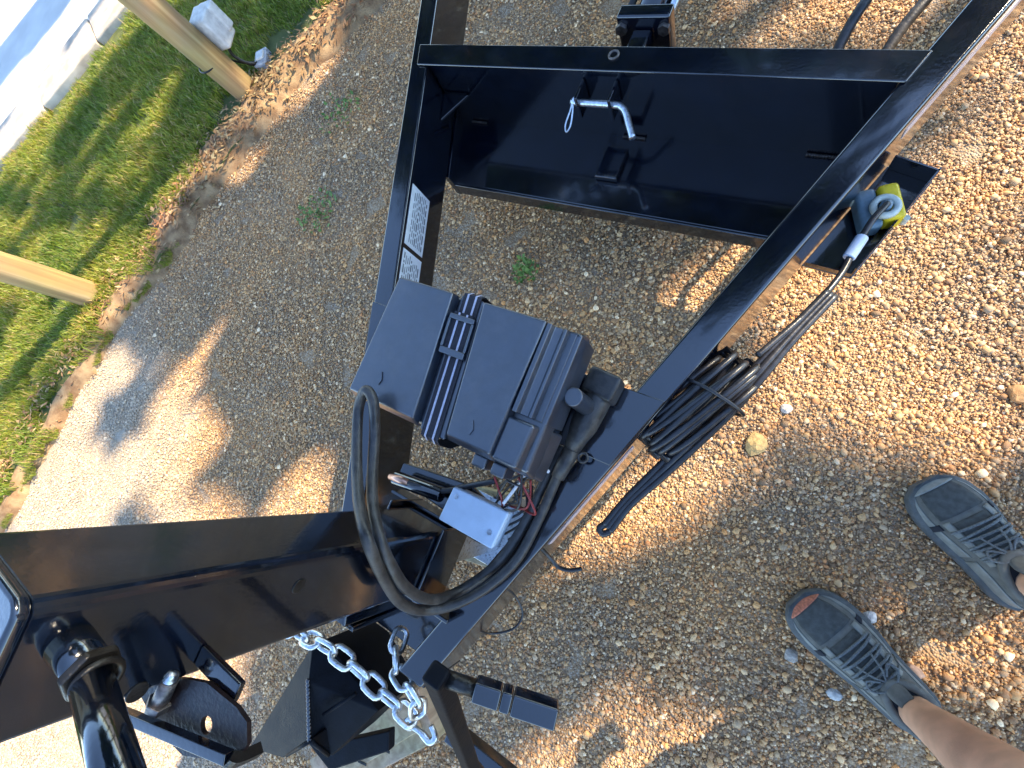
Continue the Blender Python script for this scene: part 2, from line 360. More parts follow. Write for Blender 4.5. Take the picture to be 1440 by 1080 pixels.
for k in range(7):
    N = 3000
    size = np.clip(rng.lognormal(math.log(.0024), .44, N), .0012, .0090)
    pos = np.stack([rng.uniform(-TS/2, TS/2, N), rng.uniform(-TS/2, TS/2, N), size*.2+rng.uniform(0, .003, N)], 1)
    sh = rng.uniform(.6, 1.25, (N, 1, 3))
    jit = rng.uniform(.66, 1.30, (N, 12, 1))
    V = ICO_V[None]*jit*sh*size[:, None, None]
    V = np.einsum('nij,nkj->nki', rotmats(N), V); V[:, :, 2] *= .6; V += pos[:, None]
    F = ICO_F[None]+(np.arange(N)*12)[:, None, None]
    c = PAL[rng.choice(len(PAL), N, p=PW)]*rng.uniform(.75, 1.25, (N, 1))
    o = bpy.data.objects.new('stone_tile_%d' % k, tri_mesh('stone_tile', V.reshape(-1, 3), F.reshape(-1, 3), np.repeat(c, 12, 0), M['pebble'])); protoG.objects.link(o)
GT = .24
protoB = bpy.data.collections.new('grass_tiles')
for k in range(6):
    N = 700; P = []; F = []; cc = []
    for i in range(N):
        x, y = rng.uniform(-GT/2, GT/2, 2); h = rng.uniform(.016, .044); w = rng.uniform(.0014, .0030); th = rng.uniform(0, 6.28); ln = rng.uniform(.2, 1.1)*h; ph = rng.uniform(0, 6.28)
        dx, dy = math.cos(th)*w, math.sin(th)*w; lx, ly = math.cos(ph)*ln, math.sin(ph)*ln; b0 = len(P)
        P += [(x-dx, y-dy, -.01), (x+dx, y+dy, -.01), (x+dx*.8+lx*.4, y+dy*.8+ly*.4, h*.65), (x-dx*.8+lx*.4, y-dy*.8+ly*.4, h*.65), (x+lx, y+ly, h)]
        F += [(b0, b0+1, b0+2), (b0, b0+2, b0+3), (b0+3, b0+2, b0+4)]
        c = ((.20, .27, .030) if rng.random() < .6 else (.31, .33, .045)) if rng.random() < .84 else (.44, .34, .14)
        f = rng.uniform(.7, 1.3); cc += [tuple(q*f for q in c)]*5
    o = bpy.data.objects.new('grass_tile_%d' % k, tri_mesh('grass_tile', np.array(P), np.array(F), np.array(cc), M['grass'])); protoB.objects.link(o)
def scatter(name, pts, rots, scl, idx, coll, label, cat):
    me = bpy.data.meshes.new(name); me.from_pydata(pts, [], [])
    for an, ty, data, key in (('rot', 'FLOAT_VECTOR', np.array(rots), 'vector'), ('scl', 'FLOAT', np.array(scl), 'value'), ('idx', 'INT', np.array(idx), 'value')):
        a = me.attributes.new(an, ty, 'POINT'); a.data.foreach_set(key, data.ravel().astype(np.int32 if ty == 'INT' else np.float32))
    o = bpy.data.objects.new(name, me); C.objects.link(o)
    g = bpy.data.node_groups.new(name, 'GeometryNodeTree')
    g.interface.new_socket('Geometry', in_out='INPUT', socket_type='NodeSocketGeometry'); g.interface.new_socket('Geometry', in_out='OUTPUT', socket_type='NodeSocketGeometry')
    gi = g.nodes.new('NodeGroupInput'); go = g.nodes.new('NodeGroupOutput')
    ci = g.nodes.new('GeometryNodeCollectionInfo'); ci.inputs[0].default_value = coll; ci.inputs[1].default_value = True; ci.inputs[2].default_value = True
    ip = g.nodes.new('GeometryNodeInstanceOnPoints'); ip.inputs['Pick Instance'].default_value = True
    def na(nm, ty):
        x = g.nodes.new('GeometryNodeInputNamedAttribute'); x.data_type = ty; x.inputs[0].default_value = nm; return x.outputs[0]
    g.links.new(gi.outputs[0], ip.inputs['Points']); g.links.new(ci.outputs[0], ip.inputs['Instance'])
    g.links.new(na('idx', 'INT'), ip.inputs['Instance Index']); g.links.new(na('rot', 'FLOAT_VECTOR'), ip.inputs['Rotation']); g.links.new(na('scl', 'FLOAT'), ip.inputs['Scale'])
    g.links.new(ip.outputs[0], go.inputs[0])
    md = o.modifiers.new('scatter', 'NODES'); md.node_group = g
    return tag(o, label, cat, kind='stuff')
pts = []; rots = []; scl = []; idx = []
for i in range(-18, 12):
    for j in range(-16, 14):
        x, y = i*.235, j*.235
        if x < edge_x(y)-.01: continue
        pts.append((x+random.uniform(-.02, .02), y+random.uniform(-.02, .02), random.uniform(-.001, .002))); rots.append((0, 0, random.uniform(0, 6.28))); scl.append(random.uniform(.95, 1.15)); idx.append(random.randrange(7))
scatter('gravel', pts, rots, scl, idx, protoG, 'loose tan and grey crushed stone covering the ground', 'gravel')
pts = []; rots = []; scl = []; idx = []
for i in range(-46, -4):
    for j in range(-22, 26):
        x, y = i*.18, j*.18
        x += random.uniform(-.05, .05); y += random.uniform(-.05, .05)
        kx = K0.x+(y-K0.y)/KD.y*KD.x
        gap = .26 if y > .1 else .12
        if x > edge_x(y)-gap+.08*noise.noise(Vector((x*4, y*4, 0))) or x < kx+.10: continue
        pts.append((x, y, LAWN_Z)); rots.append((random.uniform(-.08, .08), random.uniform(-.08, .08), random.uniform(0, 6.28))); scl.append(random.uniform(.75, 1.25)); idx.append(random.randrange(6))
# fringe tufts creeping over the bank
for y in np.arange(-3, 2.4, .03):
    if y < .25 and random.random() < .75:
        x = edge_x(y)-random.uniform(.02, .20); pts.append((x, y, .02)); rots.append((0, 0, random.uniform(0, 6.28))); scl.append(random.uniform(.25, .55)); idx.append(random.randrange(6))
scatter('grass', pts, rots, scl, idx, protoB, 'short yellow green lawn grass between gravel and kerb', 'grass')
# brown leaf litter on the bank
P = []; F = []; cc = []
for i in range(5200):
    y = rng.uniform(-2.2, 2.6); d = abs(rng.normal(0, .13))
    if y < .2 and rng.random() < .55: continue
    x = edge_x(y)-.16+rng.normal(0, .085)
    z = .052 if x < edge_x(y)-.1 else .052*max(0, (edge_x(y)+.02-x)/.12)
    s = rng.uniform(.006, .022); th = rng.uniform(0, 6.28); u = Vector((math.cos(th), math.sin(th), rng.uniform(-.5, .5)))*s; w = Vector((-math.sin(th), math.cos(th), rng.uniform(-.5, .5)))*s*rng.uniform(.2, .6)
    b0 = len(P); p = Vector((x, y, z+.008+rng.uniform(0, .01))); P += [p-u, p-w*.8, p+u, p+w]; F.append((b0, b0+1, b0+2, b0+3))
    c = [(.26, .13, .055), (.36, .20, .09), (.16, .085, .04), (.45, .31, .16)][rng.integers(4)]; cc += [c]*4
o = bpy.data.objects.new('leaf_litter', tri_mesh('leaf_litter', np.array([tuple(p) for p in P]), np.array(F), np.array(cc), M['litter'])); C.objects.link(o)
tag(o, 'dry brown leaf litter along the bare bank beside the lawn', 'leaf litter', kind='stuff')

# ------------------------------------------------------------------ TREES behind the trailer: crowns shaped to shade the tongue and leave the sun patches
LIT_PX = [
 [(-80, 290), (150, 330), (235, 378), (335, 398), (338, 450), (285, 515), (320, 585), (430, 590), (480, 640), (445, 760), (330, 900), (345, 1010), (250, 1150), (-150, 1500), (-320, 700)],
 [(300, 262), (395, 95), (470, 40), (500, 60), (415, 175), (330, 280)],
 [(935, 338), (1085, 338), (1060, 405), (905, 560), (810, 505), (850, 430)],
 [(1120, 405), (1215, 300), (1310, 235), (1460, 215), (1460, 390), (1340, 330), (1270, 410), (1180, 440)],
 [(1210, 530), (1290, 465), (1400, 475), (1460, 540), (1425, 610), (1320, 630), (1240, 610)],
 [(1160, 70), (1190, -40), (1520, -80), (1520, 180), (1385, 185), (1330, 130), (1285, 160), (1250, 60)],
 [(775, 745), (905, 640), (1010, 640), (1010, 700), (860, 775), (785, 800)],
 [(1215, 850), (1340, 865), (1430, 905), (1440, 1000), (1330, 950), (1270, 900)],
 [(690, 1080), (860, 1035), (1065, 1040), (1110, 1130), (690, 1150)],
 [(1010, 610), (1110, 490), (1220, 430), (1330, 400), (1460, 390), (1460, 690), (1300, 640), (1180, 720), (1050, 720)],
 [(885, 945), (1010, 908), (1008, 952), (900, 970)],
]
def grow(P_, d=.10):
    c = P_.mean(0); r_ = np.linalg.norm(P_-c, axis=1)[:, None]; return c+(P_-c)*(r_+d)/r_
LIT = [grow(np.array([at(u, v, 0)[:2] for u, v in p])) for p in LIT_PX]
def inpoly(x, y, P):
    r = False; j = len(P)-1
    for i in range(len(P)):
        if (P[i][1] > y) != (P[j][1] > y) and x < (P[j][0]-P[i][0])*(y-P[i][1])/(P[j][1]-P[i][1])+P[i][0]: r = not r
        j = i
    return r
SHX, SHY = SX/math.tan(R(SUN_EL)), SY/math.tan(R(SUN_EL))
def lit(p):
    x, y = p[0]-p[2]*SHX, p[1]-p[2]*SHY
    if x < -7.6 or x > 2.2 or y < -3.2 or y > 3.2: return noise.noise(Vector((x*.8, y*.8, 2))) > .25
    nx = .07*noise.noise(Vector((x*5, y*5, 1))); ny = .07*noise.noise(Vector((x*5, y*5, 7)))
    dk = (x-K0.x)*KN.x+(y-K0.y)*KN.y; ak = (x-K0.x)*KD.x+(y-K0.y)*KD.y
    if dk > .38: return noise.noise(Vector((ak*.45, dk*2.6, 3))) > (.0 if dk < .75 else -.3)       # road: streaks along the kerb
    if dk > -.1: return noise.noise(Vector((ak*1.2, 4, 3))) > -.5
    if x < edge_x(y)-.05 and not inpoly(x, y, LIT[0]): return noise.noise(Vector((x*1.9-y*.9, y*1.2, 11))) > -.22
    for i, P_ in enumerate(LIT):
        if inpoly(x+nx, y+ny, P_):
            if i == 0 and noise.noise(Vector((x*2.6, y*2.6, 21))) < -.46: return False
            if i == 9 and noise.noise(Vector((x*4.2, y*4.2, 31))) < -.05: return False
            return True
    return False
def tree(base, ch, cr, nleaf, label, seed, ls=1., nb=90):
    r_ = np.random.default_rng(seed); base = Vector(base); top = Vector(ch)
    t = empty('shade_tree', base, label, 'tree', 'trees behind the trailer')
    mb = MB(); pth = smooth_path([base, base+Vector((.1, .05, top.z*.35)), Vector((top.x, top.y, top.z*.75)), Vector((top.x, top.y, top.z+cr[2]*.5))], 5)
    mb.tube(pth, [.24*(1-.85*i/(len(pth)-1))*(1.35 if i == 0 else 1) for i in range(len(pth))], 10)
    for k in range(9):
        a = r_.uniform(0, 6.28); s = pth[int(len(pth)*r_.uniform(.45, .85))]; e = Vector((top.x+math.cos(a)*cr[0]*.8, top.y+math.sin(a)*cr[1]*.8, top.z+r_.uniform(-.2, .7)*cr[2]))
        if lit((s+e)/2) : continue
        mb.tube(smooth_path([s, (s+e)/2+Vector((0, 0, .3)), e], 4), [.09-.008*q for q in range(9)], 6)
    mb.build('trunk', M['bark'], t, smooth=True)
    V = []; F = []; tries = 0
    bl = []
    for k in range(nb):
        v = Vector(r_.normal(size=3)).normalized()*(r_.random()**.4); bl.append((Vector((top.x+v.x*cr[0], top.y+v.y*cr[1], top.z+v.z*cr[2])), r_.uniform(.5, 1.0)))
    while len(F) < nleaf and tries < nleaf*6:
        tries += 1
        c, rad = bl[r_.integers(nb)]; p = c+Vector(r_.normal(size=3))*rad*.42
        if p.z < 2.2 or lit(p): continue  # leaves left out wherever a sun patch is wanted on the ground
        q = Vector(r_.normal(size=3)).normalized(); u = q.orthogonal().normalized(); w = q.cross(u); s = r_.uniform(.07, .13)*ls; b0 = len(V)
        V += [p-u*s*1.1, p-w*s*.55-u*s*.1+q*s*.15, p+u*s*1.2, p+w*s*.55-u*s*.1+q*s*.15]; F.append((b0, b0+1, b0+2, b0+3))
    me = tri_mesh('crown', np.array([tuple(v) for v in V]), np.array(F))
    link('crown', me, M['leafdark'], t)
tree((3.6, 7.6, -.03), (3.4, 7.0, 5.6), (4.6, 3.4, 2.8), 34000, 'broad shade tree behind the trailer, its shadow dappling the tongue', 3)
tree((-1.2, 5.4, -.03), (-1.1, 5.2, 5.4), (2.9, 2.2, 3.2), 24000, 'tall narrow shade tree standing behind the left frame rail', 5, 1.5, 170)
tree((-4.2, 5.0, -.03), (-4.3, 4.6, 4.7), (2.0, 1.8, 2.5), 14000, 'dense unseen tree added between the lawn and the trailer', 13, 1.5, 110)  # unseen tree added to darken reflections in the crossbeam
tree((-7.0, 5.6, -.03), (-6.8, 5.0, 4.6), (3.2, 2.6, 2.2), 12000, 'spreading shade tree near the kerb, streaking the road with shadow', 9)

# ------------------------------------------------------------------ POSTS and boxes on the lawn
def post(base, h, label, r=.064, seed=1, band=None):
    t = empty('wooden_post', base, label, 'post', 'round wooden posts on the lawn')
    b = Vector(base); rr = random.Random(seed); n = 26; path = []; rad = []
    for i in range(n):
        f = i/(n-1); path.append(b+Vector((.01*math.sin(f*3+seed), .012*math.sin(f*2.2+seed*2), -.1+f*(h+.1)))); rad.append(r*(1.03-.08*f)*(1+rr.uniform(-.012, .012)))
    rad[-1] *= .93
    MB().tube(path, rad, 28).build('shaft', M['postwood'], t, smooth=True)
    if band:
        MB().tube(torus_path(b+Vector((0, 0, band)), r*1.02, n=26), .004, 6, closed=True).build('wire_band', M['steel_dark'], t, smooth=True)
    return t
P1 = Vector((-2.68, 1.02, .03)); P2 = Vector((-3.14, -.29, .03))
post(P1, 1.25, 'round yellow wooden post carrying the white box', .066, 1, .20)
post(P2, 1.25, 'round pale wooden post without a box, nearer the sunlit lawn corner', .070, 4)
bx = empty('utility_box', (P1.x+.05, P1.y+.12, .20), 'weathered white plastic box fixed to the side of the post', 'utility box')
c = Vector((P1.x+.03, P1.y+.125, .285))
MB().box(c, (.10, .11, .15), rz=.3).build('housing', M['boxwhite'], bx, bevel=.012)
MB().box(c+Vector((.012, .045, .012)), (.085, .05, .12), rz=.3).build('cover', M['boxwhite'], bx, bevel=.01)
MB().tube(smooth_path([c+Vector((0, .0, -.07)), c+Vector((.0, -.03, -.12)), c+Vector((.03, .0, -.20)), c+Vector((.05, .1, -.235))], 5), .008, 8).build('conduit', M['steel_dark'], bx, smooth=True)
gb = empty('ground_box', at(372, 88, .03), 'small grey box low beside the post with the white box', 'utility box')
p = at(372, 86, .05)
MB().box(p, (.075, .10, .06), rz=.5).build('housing', M['boxgrey'], gb, bevel=.008)
MB().box(p+Vector((.012, 0, .036)), (.045, .05, .012), rz=.5).build('cap', M['boxwhite'], gb, bevel=.004)
MB().tube(smooth_path([p+Vector((-.03, 0, .0)), p+Vector((-.05, -.06, .05)), P1+Vector((.05, .05, .16))], 6), .005, 6).build('wire', M['steel_dark'], gb, smooth=True)

# ------------------------------------------------------------------ weeds and single stones on the gravel
def weed(c, r, nl, label, seed):
    q = random.Random(seed); V = []; F = []
    for i in range(nl):
        a = q.uniform(0, 6.28); d = r*q.random()**.7; x, y = c.x+math.cos(a)*d, c.y+math.sin(a)*d; l = q.uniform(.010, .026); th = q.uniform(0, 6.28); el = q.uniform(.1, .9)
        u = Vector((math.cos(th)*math.cos(el), math.sin(th)*math.cos(el), math.sin(el)))*l; w = Vector((-math.sin(th), math.cos(th), 0))*l*.32; b0 = len(V); p = Vector((x, y, .006+.012*q.random()))
        V += [p, p+u*.5-w, p+u, p+u*.5+w]; F.append((b0, b0+1, b0+2, b0+3))
    me = tri_mesh('weed', np.array([tuple(v) for v in V]), np.array(F)); o = link('weed', me, M['weed'])
    tag(o, label, 'weed', 'weeds growing in the gravel')
weed(at(450, 300, 0), .11, 130, 'patchy green weed in shaded gravel left of the frame rail', 1)
weed(at(740, 382, 0), .045, 90, 'small bright green weed between the two frame rails', 2)
weed(at(483, 158, 0), .13, 80, 'sparse olive weed near the dirt bank and left rail', 3)
def stone(u, v, s, m, label, seed):
    q = np.random.default_rng(seed); bm = bmesh.new(); bmesh.ops.create_icosphere(bm, subdivisions=2, radius=1)
    sc = Vector(q.uniform(.75, 1.2, 3)); p = at(u, v, 0)
    for w in bm.verts:
        f = 1+.35*noise.noise(w.co*1.2+Vector((seed, 0, 0))); w.co = Vector((w.co.x*sc.x*f, w.co.y*sc.y*f, w.co.z*.55*f))*s+p+Vector((0, 0, s*.4))
    me = bpy.data.meshes.new('stone'); bm.to_mesh(me); bm.free(); o = link('stone', me, m); tag(o, label, 'stone', 'larger stones lying on the gravel')
def smat(nm, c): return mat(nm, c, .8, var=.25, scale=90, bump=.5, bscale=200)
stone(1062, 625, .026, smat('ochre_stone', (.55, .36, .14)), 'large ochre yellow stone right of the coiled cord', 1)
stone(1222, 556+310, .015, smat('white_stone', (.62, .60, .55)), 'pale white stone between the two shoes', 2)
stone(1112, 920, .019, smat('grey_stone', (.34, .30, .25)), 'round grey brown stone beside the sole of the nearer shoe', 3)
stone(1172, 975, .013, smat('pale_grey_stone', (.50, .48, .44)), 'flat pale grey stone below the nearer shoe', 4)
stone(1278, 945, .020, smat('pink_stone', (.48, .30, .20)), 'pinkish stone in the sun patch behind the nearer shoe', 5)
stone(1105, 575, .014, smat('cream_stone', (.56, .50, .42)), 'small cream stone up and right of the ochre stone', 6)
stone(1432, 555, .020, smat('amber_stone', (.46, .25, .10)), 'amber stone at the right edge of the picture', 7)

# ------------------------------------------------------------------ TRAILER
ZR = .50; ZB = .335
LO = lambda y: -.790-.3400*y
RO = lambda y: -.136+.3400*y
TH = .061
tr = empty('trailer', (-.463, .6, 0), 'black painted trailer A frame tongue with crossbeam, jack and coupler', 'trailer')
def rail(name, f, sgn):
    y0, y1 = -.56, 2.4
    out = [(f(y0), y0), (f(y1), y1)]; inn = [(f(y1)+sgn*TH, y1), (f(y0)+sgn*TH, y0)]
    return MB().prism(out+inn, ZB, ZR).build(name, M['paint'], tr, bevel=.007, seg=3)
railL = rail('frame_rail', LO, 1); railR = rail('frame_rail', RO, -1)
# end plates on the rail noses
for f, s, rl in ((LO, 1, railL), (RO, -1, railR)):
    MB().prism([(f(-.575), -.575), (f(-.563), -.563), (f(-.563)+s*TH, -.563), (f(-.575)+s*TH, -.575)], ZB-.01, ZR-.03).build('end_plate', M['paint'], rl, bevel=.003)
# stickers on the inner face of the left rail
def rail_pt(f, s, y, z, off): return Vector((f(y)+s*(TH+off), y, z))
for ya, yb, za, zb, k in ((.295, .455, .405, .487, 0), (.03, .283, .405, .487, 1)):
    mb = MB(); mb.add([rail_pt(LO, 1, ya, za, .0012), rail_pt(LO, 1, yb, za, .0012), rail_pt(LO, 1, yb, zb, .0012), rail_pt(LO, 1, ya, zb, .0012), rail_pt(LO, 1, ya, za, .0003), rail_pt(LO, 1, yb, za, .0003), rail_pt(LO, 1, yb, zb, .0003), rail_pt(LO, 1, ya, zb, .0003)], [(0, 1, 2, 3), (4, 7, 6, 5), (0, 4, 5, 1), (1, 5, 6, 2), (2, 6, 7, 3), (3, 7, 4, 0)])
    st = mb.build('sticker', M['sticker'], railL)
    pr = MB(); rr = random.Random(k)
    for q in range(9):
        z = zb-.008-q*.0078
        if k == 0 and q < 1: continue
        y = ya+.01
        while y < yb-.02:
            w = rr.uniform(.006, .024); e = min(y+w, yb-.008); hh = .0016 if q % 4 else .0026
            pr.add([rail_pt(LO, 1, y, z-hh, .0018), rail_pt(LO, 1, e, z-hh, .0018), rail_pt(LO, 1, e, z+hh, .0018), rail_pt(LO, 1, y, z+hh, .0018)], [(0, 1, 2, 3)]); y = e+rr.uniform(.003, .008)
    tag(pr.build('print', M['print'], railL), kind='stuff')
# pale pinkish strips on the outer face of the right rail
for ya, yb in ((-.205, .03), (.72, 1.02)):
    a = lambda y, z: Vector((RO(y)+.0015, y, z))
    b = lambda y, z: Vector((RO(y)+.0003, y, z))
    MB().add([a(ya, .452), a(yb, .452), a(yb, .476), a(ya, .476), b(ya, .452), b(yb, .452), b(yb, .476), b(ya, .476)], [(0, 1, 2, 3), (4, 7, 6, 5), (0, 4, 5, 1), (1, 5, 6, 2), (2, 6, 7, 3), (3, 7, 4, 0)]).build('pale_strip', M['pinkstrip'], railR)
# crossbeam: top flange, web, bottom shelf with a lip
def span(y0, y1, z0, z1, g=.0015): return MB().prism([(LO(y0)+TH+g, y0), (RO(y0)-TH-g, y0), (RO(y1)-TH-g, y1), (LO(y1)+TH+g, y1)], z0, z1)
cb = MB().prism([(LO(.785)+.030, .785), (RO(.785)-.050, .785), (RO(.848)-.050, .848), (LO(.848)+.030, .848)], .5015, .5065).build('crossbeam', M['paint'], tr, bevel=.0035, seg=3)
span(.790, .800, .285, .5012).build('web', M['paint'], cb, bevel=.002)
span(.580, .7925, .287, .2965).build('shelf', M['paint'], cb, bevel=.003)
span(.573, .5795, .252, .297).build('lip', M['paint'], cb, bevel=.003)
MB().tube(torus_path(at(863, 77, .508), .0105, n=20), .0025, 8, closed=True).build('hole_ring', M['bolt'], cb, smooth=True)
for f_, sg_ in ((LO, 1), (RO, -1)):
    MB().prism([(f_(.572)+sg_*(TH-.012), .572), (f_(.80)+sg_*(TH-.012), .80), (f_(.80)+sg_*(TH+.006), .80), (f_(.572)+sg_*(TH+.006), .572)], .250, .334).build('end_gusset', M['paint'], cb, bevel=.002)
# weld beads along the shelf joint
for y, z, x0, x1 in ((.787, .299, -.46, -.40), (.787, .299, -.03, .03), (.787, .299, -.95, -.90)):
    mb = MB(); x = x0
    while x < x1: mb.box((x, y-.002, z+.001), (.005, .006, .006), rz=random.uniform(-.3, .3)); x += .0055
    mb.build('weld_bead', M['bolt'], cb, bevel=.001)
# corner gussets at the left end
MB().prism([(LO(.79)+TH+.002, .785), (LO(.79)+TH+.09, .785), (LO(.70)+TH+.002, .70)], .40, .408).build('gusset', M['paint'], cb, bevel=.002)
# latch tabs on the web for the pin
for x in (-.535, -.452):
    MB().prism([(x-.004, .735), (x+.004, .735), (x+.004, .788), (x-.004, .788)], .415, .478).build('latch_tab', M['paint'], cb, bevel=.002)
# latch bar on the shelf
MB().box((-.46, .70, .306), (.06, .09, .016)).build('latch_bar', M['paint'], cb, bevel=.003)
# hydraulic cylinder behind the beam
cyl = MB().cyl((-.443, .96, .45), (-.443, 1.9, .45), .040, 32).build('hydraulic_cylinder', M['paint'], tr, smooth=True)
MB().box((-.443, .945, .45), (.125, .035, .105)).build('end_cap', M['paint'], cyl, bevel=.006)
for dx in (-.050, .050):
    MB().cyl((-.443+dx, .93, .475), (-.443+dx, 1.9, .475), .0085, 14).build('tie_rod', M['zinc'] if dx > 0 else M['steel_dark'], cyl, smooth=True)
    MB().cyl((-.443+dx, .918, .475), (-.443+dx, .929, .475), .014, 6).build('nut', M['bolt'], cyl)
MB().box((-.443, .893, .45), (.045, .066, .05)).build('clevis', M['paint'], cyl, bevel=.006)
for q in (((-.050, .865, .36), (-.043, .97, .40), (-.026, 1.05, .42), (.03, 1.25, .43), (.10, 1.7, .42)), ((.030, .865, .36), (.045, .97, .40), (.078, 1.06, .42), (.15, 1.25, .43), (.20, 1.7, .42))):
    MB().tube(smooth_path(q, 6), .0105, 12).build('hydraulic_hose', M['rubber'], tr, smooth=True)
# plate that carries the battery box, resting on the rails
pl = MB().prism([(LO(-.02)+.004, -.02), (RO(-.02)-.004, -.02), (RO(.125)-.004, .125), (LO(.125)+.004, .125)], ZR+.001, ZR+.0065).build('battery_plate', M['paint'], tr, bevel=.002)
# cord tray on the outside of the right rail
ty0, ty1 = .50, .735
def tx(y): return RO(y)+.002
tray = MB().prism([(tx(ty0), ty0), (tx(ty0)+.088, ty0-.008), (tx(ty1)+.078, ty1-.022), (tx(ty1), ty1)], .352, .357).build('cord_tray', M['paint'], tr, bevel=.001)
def twall(p, q, w=.003, z0=.3575, z1=.395):
    p, q = Vector((*p, 0)), Vector((*q, 0)); d = (q-p).normalized(); nn = Vector((-d.y, d.x, 0))*w
    return MB().prism([(p.x, p.y), (q.x, q.y), (q.x+nn.x, q.y+nn.y), (p.x+nn.x, p.y+nn.y)], z0, z1)
twall((tx(ty0)+.087, ty0-.006), (tx(ty1)+.077, ty1-.020)).build('tray_wall', M['paint'], tray)
twall((tx(ty1)+.076, ty1-.024), (tx(ty1)+.002, ty1-.003)).build('tray_wall', M['paint'], tray)
twall((tx(ty0)+.003, ty0), (tx(ty0)+.084, ty0-.0065), z1=.372).build('tray_wall', M['paint'], tray)

# jack
JX, JY, JS, JT = -.4635, -.3375, .127, 1.135
def rsq(cx, cy, h, r, n=5):
    out = []
    for sx, sy, a0 in ((1, 1, 0), (-1, 1, 90), (-1, -1, 180), (1, -1, 270)):
        for k in range(n+1):
            a = R(a0+90*k/n); out.append((cx+sx*(h-r)+math.cos(a)*r, cy+sy*(h-r)+math.sin(a)*r))
    return out
jack = MB().prism(rsq(JX, JY, JS/2, .013), .42, JT).build('jack_tube', M['paint'], tr)
bm_ = jack.modifiers.new('bevel', 'BEVEL'); bm_.width = .002; bm_.limit_method = 'ANGLE'; bm_.angle_limit = R(50)
MB().prism(rsq(JX, JY, JS/2+.004, .015), JT+.001, JT+.012).build('top_cap', M['paint'], jack, bevel=.004, seg=3)
MB().prism(rsq(JX, JY, JS/2-.022, .010), .10, .4195).build('inner_leg', M['zinc'], jack)
MB().prism(rsq(JX, JY, .09, .012), .072, .098).build('foot', M['zinc'], jack, bevel=.003)
# mount plates clamp the tube to the rails
for sx in (-1, 1):
    MB().box((JX+sx*(JS/2+.005), JY, .475), (.006, .15, .12)).build('mount_plate', M['paint'], jack, bevel=.002)
MB().box((JX, JY-JS/2-.006, .475), (.30, .008, .12)).build('mount_plate', M['paint'], jack, bevel=.002)
MB().box((JX, JY+JS/2+.006, .44), (.25, .008, .05)).build('mount_plate', M['paint'], jack, bevel=.002)
for y, z in ((-.315, .86), (-.392, 1.02)):
    MB().cyl((JX+JS/2-.001, y, z), (JX+JS/2+.0015, y, z), .010, 18).build('plug', M['steel_dark'], jack, bevel=.0008)
SHZ, SHYY = 1.098, -.318
xF = JX+JS/2
MB().cyl((xF, SHYY, SHZ), (xF+.035, SHYY, SHZ), .0168, 28, .0155).build('gear_boss', M['paint'], jack, smooth=True)
MB().cyl((xF+.035, SHYY, SHZ), (xF+.043, SHYY, SHZ), .0215, 6).build('lock_nut', M['steel_dark'], jack, bevel=.002)
MB().tube(torus_path((xF+.049, SHYY, SHZ), .0155, 'X', 28), .003, 8, closed=True).build('snap_ring', M['steel_dark'], jack, smooth=True)
MB().cyl((xF+.03, SHYY, SHZ), (xF+.20, SHYY-.002, SHZ+.036), .0138, 24).build('crank_shaft', M['paint'], jack, smooth=True)
# folding handle bracket hung beside the shaft: plate with a hole, flat bar and bolt
def ring_plate(outer, hc, hr, z0, z1, n=20):
    m = MB(); o_ = []
    for k in range(n):
        a = 2*math.pi*k/n; d = Vector((math.cos(a), math.sin(a))); best = 9
        for i in range(len(outer)):
            p, q = Vector(outer[i]), Vector(outer[(i+1) % len(outer)]); e = q-p; den = d.x*e.y-d.y*e.x
            if abs(den) < 1e-9: continue
            w = p-Vector(hc); t = (w.x*e.y-w.y*e.x)/den; s_ = (w.x*d.y-w.y*d.x)/den
            if t > 0 and -1e-6 <= s_ <= 1+1e-6: best = min(best, t)
        o_.append(Vector(hc)+d*best)
    inn = [Vector(hc)+Vector((math.cos(2*math.pi*k/n), math.sin(2*math.pi*k/n)))*hr for k in range(n)]
    vs = [(*v, z) for z in (z0, z1) for v in o_]+[(*v, z) for z in (z0, z1) for v in inn]; fs = []
    for k in range(n):
        j = (k+1) % n
        fs += [(k, j, n+j, n+k), (2*n+k, 3*n+k, 3*n+j, 2*n+j), (n+k, n+j, 3*n+j, 3*n+k), (k, 2*n+k, 2*n+j, j)]
    return m.add(vs, fs)
zpl = .975
pp = [at(u, v, zpl) for u, v in ((185, 985), (235, 950), (290, 960), (345, 1005), (352, 1040), (330, 1075), (255, 1062))]
hc = at(290, 1020, zpl)
MB_ = ring_plate([(p.x, p.y) for p in pp], (hc.x, hc.y), .0085, zpl-.005, zpl)
M['redox'] = mat('red_oxide_black_steel', (.016, .008, .008), .4, var=.5, scale=40, bump=.2)
MB_.build('handle_bracket', M['redox'], jack)
a_, b_ = at(170, 1003, zpl+.010), at(322, 1066, zpl+.010)
MB().tube([a_, b_], .0052, 4, sq=True).build('flat_bar', M['paint'], jack, bevel=.001)
MB().tube(smooth_path([b_, b_+Vector((.004, -.002, -.006)), b_+Vector((.006, -.004, -.03))], 4), .0052, 4, sq=True).build('flat_bar', M['steel_dark'], jack)
bp_ = at(224, 990, zpl+.004); bq_ = at(243, 946, zpl+.016); bd_ = bq_-bp_
MB().cyl(bp_-bd_*.1, bp_+bd_*.78, .0088, 20, .0084).build('bolt', M['bolt'], jack, smooth=True)
MB().cyl(bp_-bd_*.08, bp_+bd_*.14, .0130, 6).build('nut', M['bolt'], jack, bevel=.001)
MB().tube([bp_+bd_*f for f in (.78, .84, .85, .91, .92, 1.0)], [.0068, .0068, .0056, .0056, .0066, .003], 18).build('bolt_tip', M['zinc'], jack, smooth=True)
